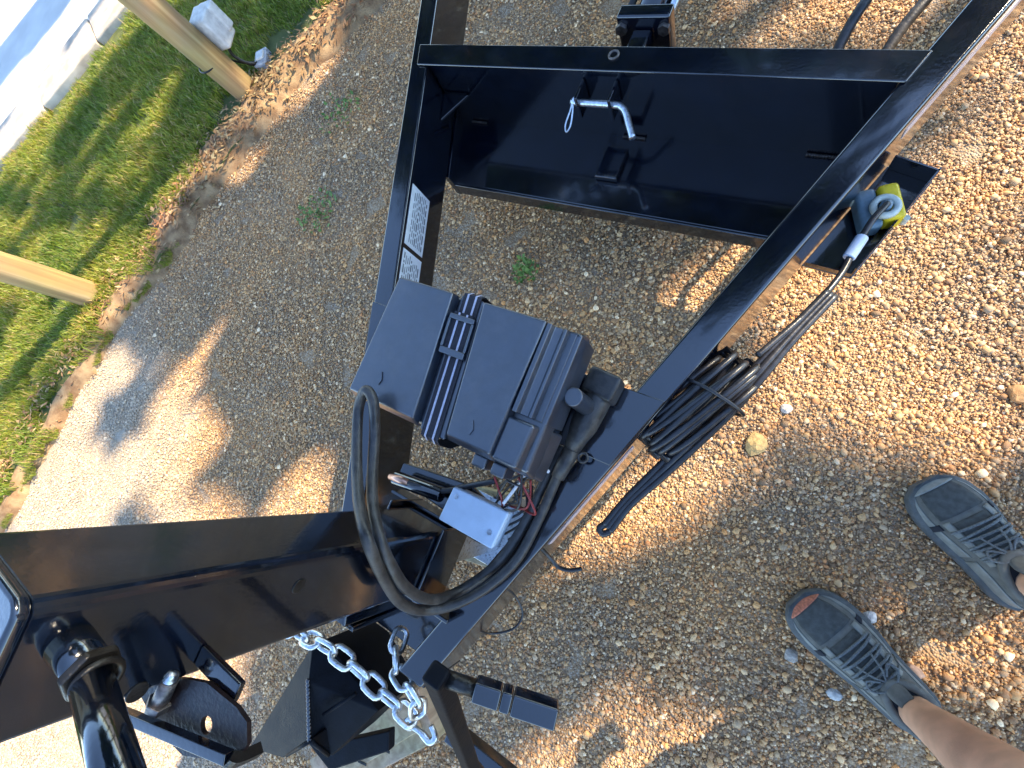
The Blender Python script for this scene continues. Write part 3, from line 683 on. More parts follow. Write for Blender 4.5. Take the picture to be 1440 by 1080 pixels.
MB().box(Vector((xF+.035, -.372, zpl-.010)), (.07, .022, .008)).build('bracket_arm', M['paint'], jack, bevel=.002)

# nose: coupler between the rail ends
cv = [at(440, 905, .47), at(433, 958, .495), at(435, 1040, .495), at(350, 1052, .42), at(475, 922, .45), at(532, 1000, .42), at(466, 1064, .42), at(398, 1066, .42)]
cv += [Vector((v.x*.96-.02, v.y*.97-.015, .27)) for v in (cv[0], cv[3], cv[7], cv[2], cv[6], cv[5], cv[4])]
cp = MB().add(cv, [(0, 3, 7, 2, 1), (1, 2, 6, 5), (0, 1, 5, 4), (0, 8, 9, 3), (3, 9, 10, 7), (7, 10, 11, 2), (2, 11, 12, 6), (6, 12, 13, 5), (5, 13, 14, 4), (4, 14, 8, 0), (8, 14, 13, 12, 11, 10, 9)]).build('coupler', M['paint_matte'], tr, bevel=.003)
for a, b in ((at(455, 1005, .478), at(500, 975, .462)), (at(437, 1042, .497), at(404, 1062, .43)), (at(437, 1042, .497), at(462, 1062, .43))):
    MB().tube([a, b], .0045, 6).build('coupler_rib', M['paint_matte'], cp, smooth=True)
MB().prism([(-.70, -.92), (-.58, -.96), (-.45, -.84), (-.43, -.88), (-.56, -1.02), (-.72, -1.0)], .24, .268).build('coupler_jaw', M['paint_matte'], cp, bevel=.004)
mb = MB()
for i in range(16):
    p = at(433, 958, .496).lerp(at(435, 1040, .496), i/15); mb.box(p, (.009, .009, .006), rz=random.uniform(-.4, .4))
mb.build('weld_bead', M['paint'], cp, bevel=.002)
# front tie plate under the noses, chain eye
MB().prism([(LO(-.50)+TH+.002, -.50), (RO(-.50)-TH-.002, -.50), (RO(-.60)-TH+.03, -.595), (LO(-.60)+TH-.03, -.595)], .340, .350).build('tie_plate', M['paint'], tr, bevel=.002)
# latch lever with its sideways grip
E0 = at(613, 948, .985); E1 = Vector((E0.x-.001, -.44, .735)); E2 = Vector((E0.x-.004, -.66, .44))
lv = MB().tube([E2, E1, E0], .0092, 4, sq=True, roll=(1, 0, 0)).build('latch_lever', M['paint_matte'], tr, bevel=.003)
G0 = E0+Vector((.006, -.005, -.012)); G1 = at(783, 1006, .945)
gd = (G1-G0)
MB().tube([G0, G0+gd*.30], .0070, 16).build('grip_rod', M['steel_dark'], lv, smooth=True)
MB().tube([G0+gd*.26, G0+gd*.50], .0084, 4, sq=True).build('grip_sleeve', M['paint'], lv, bevel=.002)
MB().tube([G0+gd*.505, G0+gd*.60], .0084, 4, sq=True).build('grip_sleeve', M['paint'], lv, bevel=.002)
MB().tube([G0+gd*.605, G1], .0088, 4, sq=True).build('grip', M['paint'], lv, bevel=.002)
MB().box(E2+Vector((-.05, .015, -.03)), (.16, .035, .03)).build('lever_pivot', M['paint'], lv, bevel=.003)

# ------------------------------------------------------------------ hitch pin in the latch
hp = empty('hitch_pin', (-.49, .75, .43), 'bright zinc bent hitch pin with a clip, through the crossbeam latch', 'pin')
py, pz = .748, .452
MB().tube(smooth_path([(-.556, py, pz), (-.50, py, pz), (-.445, py, pz), (-.428, py-.004, pz), (-.413, py-.016, pz-.003), (-.397, py-.040, pz-.008), (-.378, py-.068, pz-.014)], 5), .0082, 14).build('rod', M['zinc'], hp, smooth=True)
MB().tube(smooth_path([(-.549, py+.004, pz+.010), (-.553, py-.016, pz-.005), (-.559, py-.045, pz-.02), (-.552, py-.060, pz-.026), (-.545, py-.045, pz-.02), (-.547, py-.016, pz-.005)], 6, closed=True), .0022, 8, closed=True).build('clip', M['zinc'], hp, smooth=True)

# ------------------------------------------------------------------ battery box
BZ = ZR+.0075
bb = empty('battery_box', (-.415, .03, BZ), 'black plastic battery box with strapped lid on the tongue', 'battery box')
X0, X1, Y0, Y1, ZT = -.616, -.262, -.088, .164, .697
MB().prism([(-.575, -.050), (-.255, -.050), (-.255, .125), (-.575, .125)], BZ, .648, [(-.588, -.066), (-.238, -.066), (-.238, .140), (-.588, .140)]).build('tub', M['plastic'], bb, bevel=.010, seg=3)
lid = MB().prism([(X0, Y0), (-.225, Y0), (-.225, Y1), (X0, Y1)], .640, .672, [(X0+.006, Y0+.010), (-.232, Y0+.010), (-.232, Y1-.005), (X0+.006, Y1-.005)]).build('lid', M['plastic'], bb, bevel=.006, seg=3)
def ridge(yt, yb): return None
sx0, sx1, sl = -.473, -.416, .030        # strap channel, slanting a little towards the front
def pad(a0, a1, b0, b1, name, z0=.673, z1=ZT, g=.010):
    MB().prism([(b0, Y0+.004), (b1, Y0+.004), (a1, Y1-.004), (a0, Y1-.004)], z0, z1, [(b0+g*.3, Y0+g*1.5), (b1-g*.3, Y0+g*1.5), (a1-g*.3, Y1-g*.6), (a0+g*.3, Y1-g*.6)]).build(name, M['plastic'], lid, bevel=.004, seg=3)
pad(X0+.008, sx0-.002, X0+.004, sx0+sl-.006, 'lid_panel')
pad(sx1+.002, -.286, sx1+sl+.004, -.290, 'lid_panel')
pad(sx0+.003, sx1-.003, sx0+sl+.001, sx1+sl-.001, 'strap_channel', .673, .681, .001)
# stepped ribs of the right end and the corner block
st = [(-.287, .674), (-.287, .6945), (-.279, .6945), (-.275, .684), (-.262, .681), (-.259, .6865), (-.254, .686), (-.251, .672), (-.240, .668), (-.237, .672), (-.232, .671), (-.226, .650), (-.226, .600), (-.240, .600), (-.240, .674)]
MB().extr(st, lambda p, q, t: (p, t, q), .004, Y1-.008).build('end_ribs', M['plastic'], lid, bevel=.0015)
MB().prism([(-.300, -.090), (-.222, -.090), (-.219, -.001), (-.300, -.001)], .600, .690, [(-.292, -.078), (-.247, -.078), (-.244, -.004), (-.292, -.004)]).build('corner_block', M['plastic'], lid, bevel=.006, seg=3)
for x in (-.338, -.300):
    MB().prism([(x, -.106), (x+.028, -.106), (x+.028, -.084), (x, -.084)], .612, .655).build('vent_lug', M['plastic'], lid, bevel=.004)
MB().cyl((-.214, .062, .560), (-.214, .062, .655), .016, 20).build('side_boss', M['plastic'], lid, bevel=.003)
# moulded arrows
for x, y in ((-.560, -.032), (-.350, -.046)):
    MB().prism([(x, y), (x+.013, y-.012), (x+.016, y-.002), (x+.009, y+.012)], ZT+.0003, ZT+.0022).build('moulded_arrow', M['plastic'], lid)
# strap: web, stripes, buckle
def sp(t, lat, off=0.):
    """t 0..1 front to back over the lid; lat 0..1 across"""
    y = Y0-.004+(Y1+.006-Y0)*t; xx = (sx0+.010+(sx1-sx0-.020)*lat)+sl*(1-t)
    return Vector((xx, y, .6835+off))
def band(l0, l1, t0, t1, off, th, name, m, parent, down=True):
    vs = []; ts = [t0+(t1-t0)*k/14 for k in range(15)]
    prof = [(sp(t, l0, off), sp(t, l1, off)) for t in ts]
    if down:
        a, b = prof[0]; c, d = prof[-1]
        prof = [(a+Vector((.006, -.002+.035-off*.6, -.16)), b+Vector((.006, -.002+.035-off*.6, -.16))), (a+Vector((.003, -.008-off, -.045)), b+Vector((.003, -.008-off, -.045))), (a+Vector((0, -.006-off, -.012)), b+Vector((0, -.006-off, -.012)))]+prof+[(c+Vector((0, .006+off, -.012)), d+Vector((0, .006+off, -.012))), (c+Vector((0, .004+off, -.05)), d+Vector((0, .004+off, -.05)))]
    for a, b in prof: vs += [a, b, b-Vector((0, 0, th)), a-Vector((0, 0, th))]
    fs = []
    for i in range(len(prof)-1):
        for k in range(4): fs.append((i*4+k, i*4+(k+1) % 4, (i+1)*4+(k+1) % 4, (i+1)*4+k))
    fs += [(3, 2, 1, 0), tuple(len(vs)-4+k for k in range(4))]
    return MB().add(vs, fs).build(name, m, parent)
strap = band(0, 1, 0, 1, 0, .0018, 'strap', M['webbing'], bb)
for l0 in (.22, .68): band(l0, l0+.10, 0, 1, .0012, .0009, 'stripe', M['stripe'], strap)
# second layer of webbing past the buckle and the buckle itself
band(-.12, .95, .56, .86, .006, .0018, 'strap_tail', M['webbing'], strap, down=False)
for l0 in (.14, .60): band(l0, l0+.10, .565, .855, .0072, .0009, 'stripe', M['stripe'], strap, down=False)
def bar(t0, t1, l0, l1):
    a, b, c, d = sp(t0, l0), sp(t0, l1), sp(t1, l1), sp(t1, l0)
    return MB().prism([(a.x, a.y), (b.x, b.y), (c.x, c.y), (d.x, d.y)], .6855, .6955)
for t0, t1 in ((.555, .60), (.80, .835)): bar(t0, t1, -.24, 1.18).build('buckle_bar', M['plastic'], strap, bevel=.0015)
for l0, l1 in ((-.26, -.12), (1.06, 1.20)): bar(.60, .80, l0, l1).build('buckle_bar', M['plastic'], strap, bevel=.0015)

# ------------------------------------------------------------------ plug and cable
pc = empty('plug_cable', at(800, 640, ZR), 'thick black trailer plug cable looping round the jack to its plug', 'cable')
zc = ZR+.030
pa, pb = at(846, 548, zc+.006), at(806, 628, zc+.002)
d = (pb-pa)
MB().box((pa-d*.06), (.062, .050, .056), mtx=Matrix.Rotation(math.atan2(d.y, d.x)+math.pi/2, 3, 'Z')).build('plug_cap', M['rubber'], pc, bevel=.008, seg=3)
MB().tube([pa+d*.10, pa+d*.14, pa+d*.62, pa+d*.82, pb+d*.10], [.0255, .027, .0255, .020, .014], 24).build('plug_body', M['rubber'], pc, smooth=True)
MB().tube([pb+d*.06, pb+d*.30, pb+d*.55], [.0155, .0145, .0125], 20).build('strain_relief', M['rubber'], pc, smooth=True)
lp = pb+d*.10+Vector((.024, 0, -.004))
MB().tube(torus_path(lp, .0085, 'Z', 16), .0028, 8, closed=True).build('tether_ring', M['rubber'], pc, smooth=True)
k1 = smooth_path([pb+d*.3, at(783, 672, zc-.008), at(760, 725, zc-.014), at(728, 785, zc-.012), at(690, 822, zc-.004), at(645, 848, .550), at(598, 858, .592), at(564, 848, .652), at(537, 808, .728), at(517, 760, .778), at(506, 715, .752), at(502, 665, .722), at(502, 610, .712), at(505, 570, .716), at(515, 549, .730), at(525, 566, .722), at(527, 606, .700), at(524, 660, .700), at(524, 705, .722), at(533, 754, .748), at(551, 797, .718), at(574, 829, .662), at(610, 843, .590), at(655, 826, ZR+.016), at(702, 789, ZR+.013), at(738, 735, ZR+.013), at(768, 672, ZR+.013), at(792, 628, ZR+.013)], 8)
MB().tube(k1, .0094, 14).build('cable', M['rubber'], pc, smooth=True)

# ------------------------------------------------------------------ white junction box, wires, lug
jb = empty('junction_box', at(665, 730, ZR), 'small pale grey plastic box lying below the battery box', 'junction box')
q = [at(u, v, .545) for u, v in ((638, 684), (716, 721), (691, 773), (616, 730))]
def shr(f):
    c = sum(q, Vector())/4; return [((p.x-c.x)*f+c.x, (p.y-c.y)*f+c.y) for p in q]
MB().prism(shr(.97), .505, .533).build('case', M['whiteplastic'], jb, bevel=.005, seg=3)
MB().prism(shr(1.0), .5335, .546).build('cover', M['whiteplastic'], jb, bevel=.004, seg=3)
c_ = q[2].lerp(q[1], .25); c_ = c_.lerp(q[0], .14)
MB().cyl(c_, c_+Vector((0, 0, .0022)), .005, 14).build('screw', M['zinc'], jb)
c_ = q[0].lerp(q[3], .25).lerp(q[1], .12)
MB().cyl(c_, c_+Vector((0, 0, .0022)), .005, 14).build('screw', M['zinc'], jb)
jbr = MB().prism([(-.575, -.232), (-.36, -.250), (-.335, -.190), (-.40, -.17), (-.575, -.195)], .470, .4845); jbr.build('box_bracket', M['paint'], tr, bevel=.003)
MB().tube([at(556, 672, .52), at(622, 696, .52)], [.016, .016], 14).build('bracket_tube', M['paint'], tr, bevel=.002)
wb = empty('wire_bundle', at(735, 690, ZR), 'tangle of thin red, black and white wires below the battery box', 'wires')
rw = random.Random(5)
for i in range(13):
    m = M['redwire'] if i in (0, 3, 6, 9) else M['cord']
    a = at(700+rw.uniform(-5, 50), 664+rw.uniform(-6, 12), .56+rw.uniform(0, .03)); b = at(705+rw.uniform(-12, 30), 705+rw.uniform(-10, 15), .515)
    mid = a.lerp(b, .5)+Vector((rw.uniform(-.02, .05), rw.uniform(-.02, .03), rw.uniform(0, .02)))
    MB().tube(smooth_path([a, mid, b], 7), .0022, 6).build('wire', m, wb, smooth=True)
for i in range(5):
    a = at(745+rw.uniform(-5, 15), 690+rw.uniform(-8, 12), .505); b = at(700+i*5, 735+i*8, .495)
    MB().tube(smooth_path([a, a.lerp(b, .5)+Vector((rw.uniform(0, .03), 0, .012)), b], 7), .0026, 6).build('wire', M['cord'], wb, smooth=True)
for pth in ([at(772, 664, .565), at(757, 655, .575), at(738, 668, .57), at(722, 690, .56), at(708, 708, .55)],):
    MB().tube(smooth_path(pth, 7), .0032, 8).build('wire', M['whitewire'], wb, smooth=True)
cl = empty('cable_lug', at(560, 675, .52), 'copper pink cable lug on a short black lead beside the jack', 'cable lug')
MB().tube([at(548, 670, .535), at(562, 674, .535), at(574, 679, .533)], [.006, .0085, .007], 12).build('lug', M['copper'], cl, smooth=True)
MB().tube(smooth_path([at(572, 678, .533), at(620, 690, .525), at(655, 684, .52), at(698, 676, .53)], 7), .006, 10).build('lead', M['cord'], cl, smooth=True)
bw = empty('breakaway_wire', at(725, 850, .35), 'thin black wire loop hanging outside the right frame rail', 'wire')
MB().tube(smooth_path([at(715, 828, .40), at(727, 842, .37), at(735, 864, .35), at(722, 884, .35), at(692, 891, .36), at(672, 886, .40)], 8), .0026, 8).build('loop', M['cord'], bw, smooth=True)
MB().tube(smooth_path([at(762, 772, .40), at(775, 786, .38), at(785, 797, .37), at(800, 802, .37), at(818, 800, .37)], 8), .0045, 8).build('hook', M['cord'], bw, smooth=True)

# ------------------------------------------------------------------ pump remote in the tray with its coiled cord
rm = empty('pump_remote', at(1237, 297, .36), 'yellow and blue grey hand remote in the tray, coiled black cord attached', 'remote control')
rc = at(1236, 292, .392); ang = math.atan2(*(lambda v: (v.y, v.x))(at(1240, 322, .39)-at(1225, 262, .39)))
rot = Matrix.Rotation(ang, 3, 'Z')
def rl(x, y, z=0): return rc+rot @ Vector((x, y, z))
MB().box(rl(0, -.017, -.012), (.082, .034, .040), mtx=rot).build('grip_half', M['bluegrey'], rm, bevel=.008, seg=3)
MB().box(rl(-.004, .018, -.010), (.074, .034, .044), mtx=rot).build('button_half', M['yellow'], rm, bevel=.008, seg=3)
MB().tube(torus_path(rl(.008, .004, .0150), .0185, n=28), .0065, 10, closed=True).build('collar_ring', M['ringgrey'], rm, smooth=True)
MB().cyl(rl(.008, .004, .006), rl(.008, .004, .024), .0115, 20, .009).build('cable_gland', M['bluegrey'], rm, smooth=True)
for x, y in ((-.03, -.037), (.03, .038)): MB().cyl(rl(x, y, -.02), rl(x, y, -.002), .0055, 10).build('screw', M['ringgrey'], rm)
cs = [rl(.008, .004, .024), at(1228, 308, .425), at(1215, 328, .425), at(1200, 352, .425), at(1183, 385, .435), at(1150, 425, .45), at(1110, 462, .465), at(1065, 500, .475)]
MB().tube(smooth_path(cs, 8), .0058, 10).build('cord', M['cord'], rm, smooth=True)
MB().tube([at(1213, 333, .427), at(1193, 363, .427)], .0105, 16).build('cord_label', M['whiteplastic'], rm, bevel=.002)
rr = random.Random(3)
A_, B_ = at(1150, 422, .452), at(850, 738, .43)
ca, cb_ = at(1046, 508, .455), at(918, 632, .455); cm = (ca+cb_)/2; ax_ = (ca-cb_); La = ax_.length/2; ax_.normalize(); sd_ = Vector((ax_.y, -ax_.x, 0))
# turns of the coil hung on the rail edge, each a long loop lying beside the next
for i in range(8):
    f = i-3.5; c0 = cm+sd_*(f*.0112-.006)+Vector((0, 0, .010-.0016*f*f)); l_ = La*(1.0-.012*f*f)+rr.uniform(-.008, .008); tw = rr.uniform(-.05, .05); pth = []
    for k in range(36):
        a = 2*math.pi*k/36
        pth.append(c0+ax_*math.copysign(abs(math.cos(a))**.85, math.cos(a))*l_+Vector((0, 0, .030))*math.sin(a)+sd_*(.010*math.sin(a+.6)*(1 if i % 2 else .4)+tw*.10*math.cos(a)+.012*math.cos(a)*(-1 if math.sin(a) < 0 else .6)))
    MB().tube(pth, .0066, 9, closed=True).build('cord_turn', M['cord'], rm, smooth=True)
for q_, w_ in ((0, .0), (1, .0115), (2, .023)):
    o_ = sd_*w_; zz = Vector((0, 0, .006 if q_ == 1 else 0))
    MB().tube(smooth_path([A_+o_*.6+Vector((.01, .02, 0)), at(1105, 470, .462)+o_*.7, at(1062, 516, .462)+o_*.9+zz, at(1020, 562, .456)+o_+zz, at(965, 618, .448)+o_*.9+zz, at(920, 662, .44)+o_*.8, at(880, 702, .435)+o_*.6, B_+o_*.7], 7), .0066, 9).build('cord_turn', M['cord'], rm, smooth=True)
MB().tube(smooth_path([B_, B_+Vector((-.006, -.010, 0)), B_+sd_*.008+Vector((-.004, -.014, 0)), B_+sd_*.016], 6), .0066, 8).build('cord_turn', M['cord'], rm, smooth=True)
tp = cm+ax_*.030; tpth = []
for k in range(28):
    a = 2*math.pi*k/28; tpth.append(tp+sd_*(math.cos(a)*.060+.006)+Vector((0, 0, math.sin(a)*.046))+ax_*.010*math.cos(a))
MB().tube(tpth, .0034, 8, closed=True).build('cord_tie', M['cord'], rm, smooth=True)

# ------------------------------------------------------------------ safety chains
def chain(ctrl, label, L=.057, d=.0058, hook=False):
    pth = smooth_path(ctrl, 20); acc = [0]
    for i in range(1, len(pth)): acc.append(acc[-1]+(pth[i]-pth[i-1]).length)
    pitch = L-2*d*1.15
    t = empty('safety_chain', ctrl[0], label, 'chain', 'zinc safety chains at the tongue nose'); s = 0; k = 0
    def pt(s):
        i = min(np.searchsorted(acc, s), len(pth)-1); i = max(i, 1); f = (s-acc[i-1])/max(1e-6, acc[i]-acc[i-1]); return pth[i-1].lerp(pth[i], min(f, 1))
    while s+pitch*.5 < acc[-1]:
        a, b = pt(max(0, s-.001)), pt(min(acc[-1], s+pitch)); c = (a+b)/2; tg = (b-a).normalized()
        up = Vector((0, 0, 1)); x = (up-up.dot(tg)*tg).normalized(); y = tg.cross(x)
        ro = R(35)+(math.pi/2 if k % 2 else 0); u = x*math.cos(ro)+y*math.sin(ro)
        w = L*.33-d/2; h = (L/2-d)-w*.75; ring = []
        for j in range(20):
            th = 2*math.pi*j/20; ring.append(c+u*math.cos(th)*w+tg*(math.sin(th)*w*.9+(h if math.sin(th) > .05 else (-h if math.sin(th) < -.05 else 0))))
        MB().tube(ring, d, 8, closed=True, roll=tuple(u.cross(tg))).build('link', M['zinc'], t, smooth=True)
        s += pitch; k += 1
    return t
chain([at(400, 882, .49), at(440, 900, .515), at(470, 916, .515), at(503, 942, .49), at(536, 974, .47), at(566, 998, .46), at(588, 1022, .44)], 'zinc safety chain draped left over the coupler')
ch2 = chain([at(566, 886, .44), at(556, 912, .46), at(556, 938, .485), at(570, 962, .495), at(586, 982, .49), at(588, 1004, .47)], 'shorter zinc safety chain hanging from the right rail nose', .054, .0054)
ho = empty('chain_hook', at(595, 1030, .40), 'flat zinc hook at the chain end under the latch lever', 'hook')
h0 = at(575, 1018, .42)
MB().tube(smooth_path([h0, at(592, 1030, .415), at(604, 1043, .41), at(612, 1036, .41), at(606, 1020, .412)], 6), [.006]*7+[.0075]*12+[.006]*6, 10).build('hook_body', M['zinc'], ho, smooth=True)
MB().tube(torus_path(h0, .009, 'Z', 16), .0045, 8, closed=True).build('eye', M['zinc'], ho, smooth=True)

# ------------------------------------------------------------------ timber blocks under nose
wk = empty('timber_block', (-.55, -1.05, 0), 'weathered timber block on the ground under the coupler', 'timber block')
ctr = at(525, 1045, .06); an = math.atan2(.18, .13)
MB().box((ctr.x, ctr.y, .034), (.42, .14, .060), rz=an).build('plank', M['lumber'], wk, bevel=.004)
MB().box((ctr.x-.02, ctr.y-.01, .0745), (.40, .09, .020), rz=an+.05).build('plank', M['lumber'], wk, bevel=.003)
for k in (-.03, .06):
    pc_ = Vector((ctr.x+math.cos(an)*k+.02, ctr.y+math.sin(an)*k-.02, .0855)); MB().box(pc_, (.006, .030, .002), rz=an+.9).build('notch', M['steel_dark'], wk)
MB().box((JX, JY, .034), (.22, .22, .060), rz=.2).build('jack_pad', M['lumber'], bevel=.004); jp = bpy.data.objects['jack_pad']; tag(jp, 'square timber pad under the foot of the jack', 'timber block')

# ------------------------------------------------------------------ PERSON: shoes, bare legs, shorts
pe = empty('person', (.60, -.09, 0), 'person in slate running shoes and bare legs standing on the gravel', 'person')
def shoe(toe, heel, accent, label):
    toe = Vector((*toe, 0)); heel = Vector((*heel, 0)); f = (toe-heel); L = f.length; f.normalize(); s = Vector((-f.y, f.x, 0))
    z0 = .012
    def W(x, y, z): return heel+f*x+s*y+Vector((0, 0, z+z0))
    ks = [0, .06, .15, .28, .40, .52, .65, .76, .86, .94, 1.0]
    hw = [.029, .042, .046, .048, .051, .057, .062, .062, .057, .045, .020]
    hh = [.078, .094, .099, .103, .098, .086, .072, .063, .056, .047, .032]
    off = [0, 0, 0, -.001, -.002, -.003, -.003, -.002, 0, .002, .003]
    I = lambda arr, t: float(np.interp(t, ks, arr))
    def surf(t, a, o=0.):
        w, h = I(hw, t), I(hh, t); e = .72
        ca, sa = math.cos(a), math.sin(a)
        y = (w+o)*math.copysign(abs(ca)**e, ca)+I(off, t); z = .016+(h-.016+o)*abs(sa)**.85
        return W(t*L, y, z)
    def patch(name, t0, t1, a0, a1, o, m, parent, nt_=10, na=10, th=.0016):
        vs = []
        for lay in (o, o-th):
            for i in range(nt_+1):
                for j in range(na+1): vs.append(surf(t0+(t1-t0)*i/nt_, R(a0+(a1-a0)*j/na), lay))
        fs = []; q = na+1; n2 = (nt_+1)*q
        for i in range(nt_):
            for j in range(na): fs += [(i*q+j, i*q+j+1, (i+1)*q+j+1, (i+1)*q+j), (n2+i*q+j, n2+(i+1)*q+j, n2+(i+1)*q+j+1, n2+i*q+j+1)]
        for i in range(nt_):
            for j in (0, na): fs.append((i*q+j, (i+1)*q+j, n2+(i+1)*q+j, n2+i*q+j))
        for j in range(na):
            for i in (0, nt_): fs.append((i*q+j, i*q+j+1, n2+i*q+j+1, n2+i*q+j))
        return MB().add(vs, fs).build(name, m, parent, smooth=True)
    mb = MB(); NT, NA = 30, 18; vs = [surf(i/NT, math.pi*j/NA) for i in range(NT+1) for j in range(NA+1)]
    q = NA+1; fs = [(i*q+j, i*q+j+1, (i+1)*q+j+1, (i+1)*q+j) for i in range(NT) for j in range(NA)]
    fs += [tuple(range(q)), tuple(NT*q+j for j in range(q))[::-1]]
    sh = mb.add(vs, fs).build('shoe', M['mesh'], pe, smooth=True)
    tag(sh, label)
    # sole
    out = []
    for i in range(41):
        t = i/40; out.append((t, I(hw, t)*1.06+.003))
    prof = [(t*L*1.015-.003, w+I(off, t)) for t, w in out]+[(t*L*1.015-.003, -w+I(off, t)) for t, w in out[::-1]]
    n = len(prof); vs = []
    for z, g in ((-.010, .94), (.004, 1.03), (.018, 1.05), (.031, .99)):
        up = z
        for x, y in prof:
            lift = .010*max(0, (x/L-.75)/.25)**2+(.004*max(0, (.12-x/L)/.12))
            vs.append(W(L*.5+(x-L*.5)*(.985 if g < 1 else 1), y*g, up+lift))
    fs = [(k*n+i, k*n+(i+1) % n, (k+1)*n+(i+1) % n, (k+1)*n+i) for k in range(3) for i in range(n)]+[tuple(range(n))[::-1], tuple(range(3*n, 4*n))]
    MB().add(vs, fs).build('sole', M['sole'], sh, smooth=True)
    patch('toe_panel', .72, .93, 52, 128, .0016, M['shoedark'], sh)
    patch('toe_bumper', .93, .995, 8, 172, .0024, M['orange'] if accent else M['overlay'], sh, 6, 16)
    for a0, a1 in ((2, 34), (146, 178)):
        patch('side_overlay', .44, .93, a0, a1, .0014, M['overlay'], sh, 16, 6)
        patch('heel_overlay', .02, .40, a0, a1+(8 if a0 < 90 else -8)*0, .0016, M['overlay'], sh, 12, 6)
        patch('side_gap', .655, .70, (a0+10 if a0 < 90 else a0-6), (a1+8 if a0 < 90 else a1-10), .0018, M['collar'], sh, 4, 5)
    for a0, a1 in ((50, 64), (116, 130)): patch('eyelet_stay', .36, .70, a0, a1, .0030, M['overlay'], sh, 14, 4, .003)
    patch('tongue', .33, .68, 66, 114, .0016, M['shoedark'], sh, 12, 6)
    for i in range(7):
        t = .40+.037*i
        a = [surf(t+(.016 if (i % 2) else -.008)*(j/8-.5)*1.6, R(50+80*j/8), .0055) for j in range(9)]
        MB().tube(a, .0022, 7, flat=(1, 1.3)).build('lace', M['lace'], sh, smooth=True)
    for sg in (-1, 1):
        c0 = surf(.40, R(90), .007); lp = [c0, c0+s*.016*sg-f*.008+Vector((0, 0, .004)), c0+s*.034*sg+f*.004, c0+s*.028*sg+f*.020+Vector((0, 0, -.002)), c0+s*.008*sg+f*.006+Vector((0, 0, .002))]
        MB().tube(smooth_path(lp, 6), .0022, 7).build('lace', M['lace'], sh, smooth=True)
        e = [c0, c0+s*.012*sg+f*.02+Vector((0, 0, .001)), c0+s*.02*sg+f*.045+Vector((0, 0, -.012))]
        MB().tube(smooth_path(e, 6), .0020, 7).build('lace', M['lace'], sh, smooth=True)
    # padded collar and dark lining
    cc_ = W(.20*L, 0, .097); ring = []
    for k in range(32):
        a = 2*math.pi*k/32; ring.append(cc_+f*math.cos(a)*.056+s*math.sin(a)*.035+Vector((0, 0, .006*math.cos(a)+(.010 if math.cos(a) < -.5 else 0))))
    MB().tube(ring, .0085, 12, closed=True).build('collar', M['mesh'], sh, smooth=True)
    ln = [cc_+f*math.cos(2*math.pi*k/24)*.051+s*math.sin(2*math.pi*k/24)*.030 for k in range(24)]
    MB().prism([(p.x, p.y) for p in ln], .098, .1145).build('lining', M['collar'], sh)
    tg_ = [surf(.36, R(a), .002)+Vector((0, 0, .0)) for a in (70, 110)]
    MB().tube([surf(.40, R(90), .003), surf(.33, R(90), .010)+Vector((0, 0, .006)), surf(.295, R(90), .010)+Vector((0, 0, .018))], [.012, .015, .013], 10, flat=(.35, 1.25)).build('tongue', M['mesh'], sh, smooth=True)
    return cc_
ankA = shoe((.283, -.143), (.566, -.262), True, 'shoe nearer the bottom, with an orange worn toe')
ankB = shoe((.432, .217), (.655, .050), False, 'shoe nearer the right edge, plain dark toe')
fd = Vector((-.88, .47, 0)); sd = Vector((-fd.y, fd.x, 0)); mid = (ankA+ankB)/2
def skinbody(name, verts, edges, radii, m, parent, root=0, sub=2):
    me = bpy.data.meshes.new(name); me.from_pydata([tuple(v) for v in verts], edges, [])
    o = link(name, me, m, parent)
    md = o.modifiers.new('skin', 'SKIN'); md.use_smooth_shade = True
    sv = me.skin_vertices[0].data
    for i, r in enumerate(radii): sv[i].radius = (r, r) if not isinstance(r, tuple) else r; sv[i].use_root = (i == root)
    s_ = o.modifiers.new('sub', 'SUBSURF'); s_.levels = sub; s_.render_levels = sub
    return o
Z = lambda z: Vector((0, 0, z))
hipc = Vector((mid.x, mid.y, 0))-fd*.07
def leg(ank, sg):
    a = Vector((ank.x, ank.y, 0)); hip = hipc+sd*sg*.10+Z(.88)
    kn = a.lerp(Vector((hip.x, hip.y, 0)), .45)+fd*.035+Z(.47)
    return [hip, a.lerp(hip, .75).lerp(kn, 0)*0+hip.lerp(kn, .5)+fd*.01, kn, kn.lerp(a+Z(.12), .35)-fd*.025, kn.lerp(a+Z(.12), .72)-fd*.008, a+Z(.135), a-fd*.012+Z(.075), a+fd*.07+Z(.045), a+fd*.14+Z(.030)]
verts = [hipc+Z(.95), hipc+fd*.02+Z(1.12), hipc+fd*.06+Z(1.30), hipc+fd*.09+Z(1.44), hipc+fd*.11+Z(1.52), hipc+fd*.14+Z(1.60), hipc+fd*.15+Z(1.69)]
edges = [(0, 1), (1, 2), (2, 3), (3, 4), (4, 5), (5, 6)]; rad = [(.15, .11), (.135, .10), (.155, .11), .060, .066, .098, .088]
for ank, sg in ((ankA, 1), (ankB, -1)):
    b0 = len(verts); verts += leg(ank, sg); edges += [(0, b0)]+[(b0+i, b0+i+1) for i in range(8)]; rad += [.085, .076, .054, .058, .042, .034, .036, .030, .024]
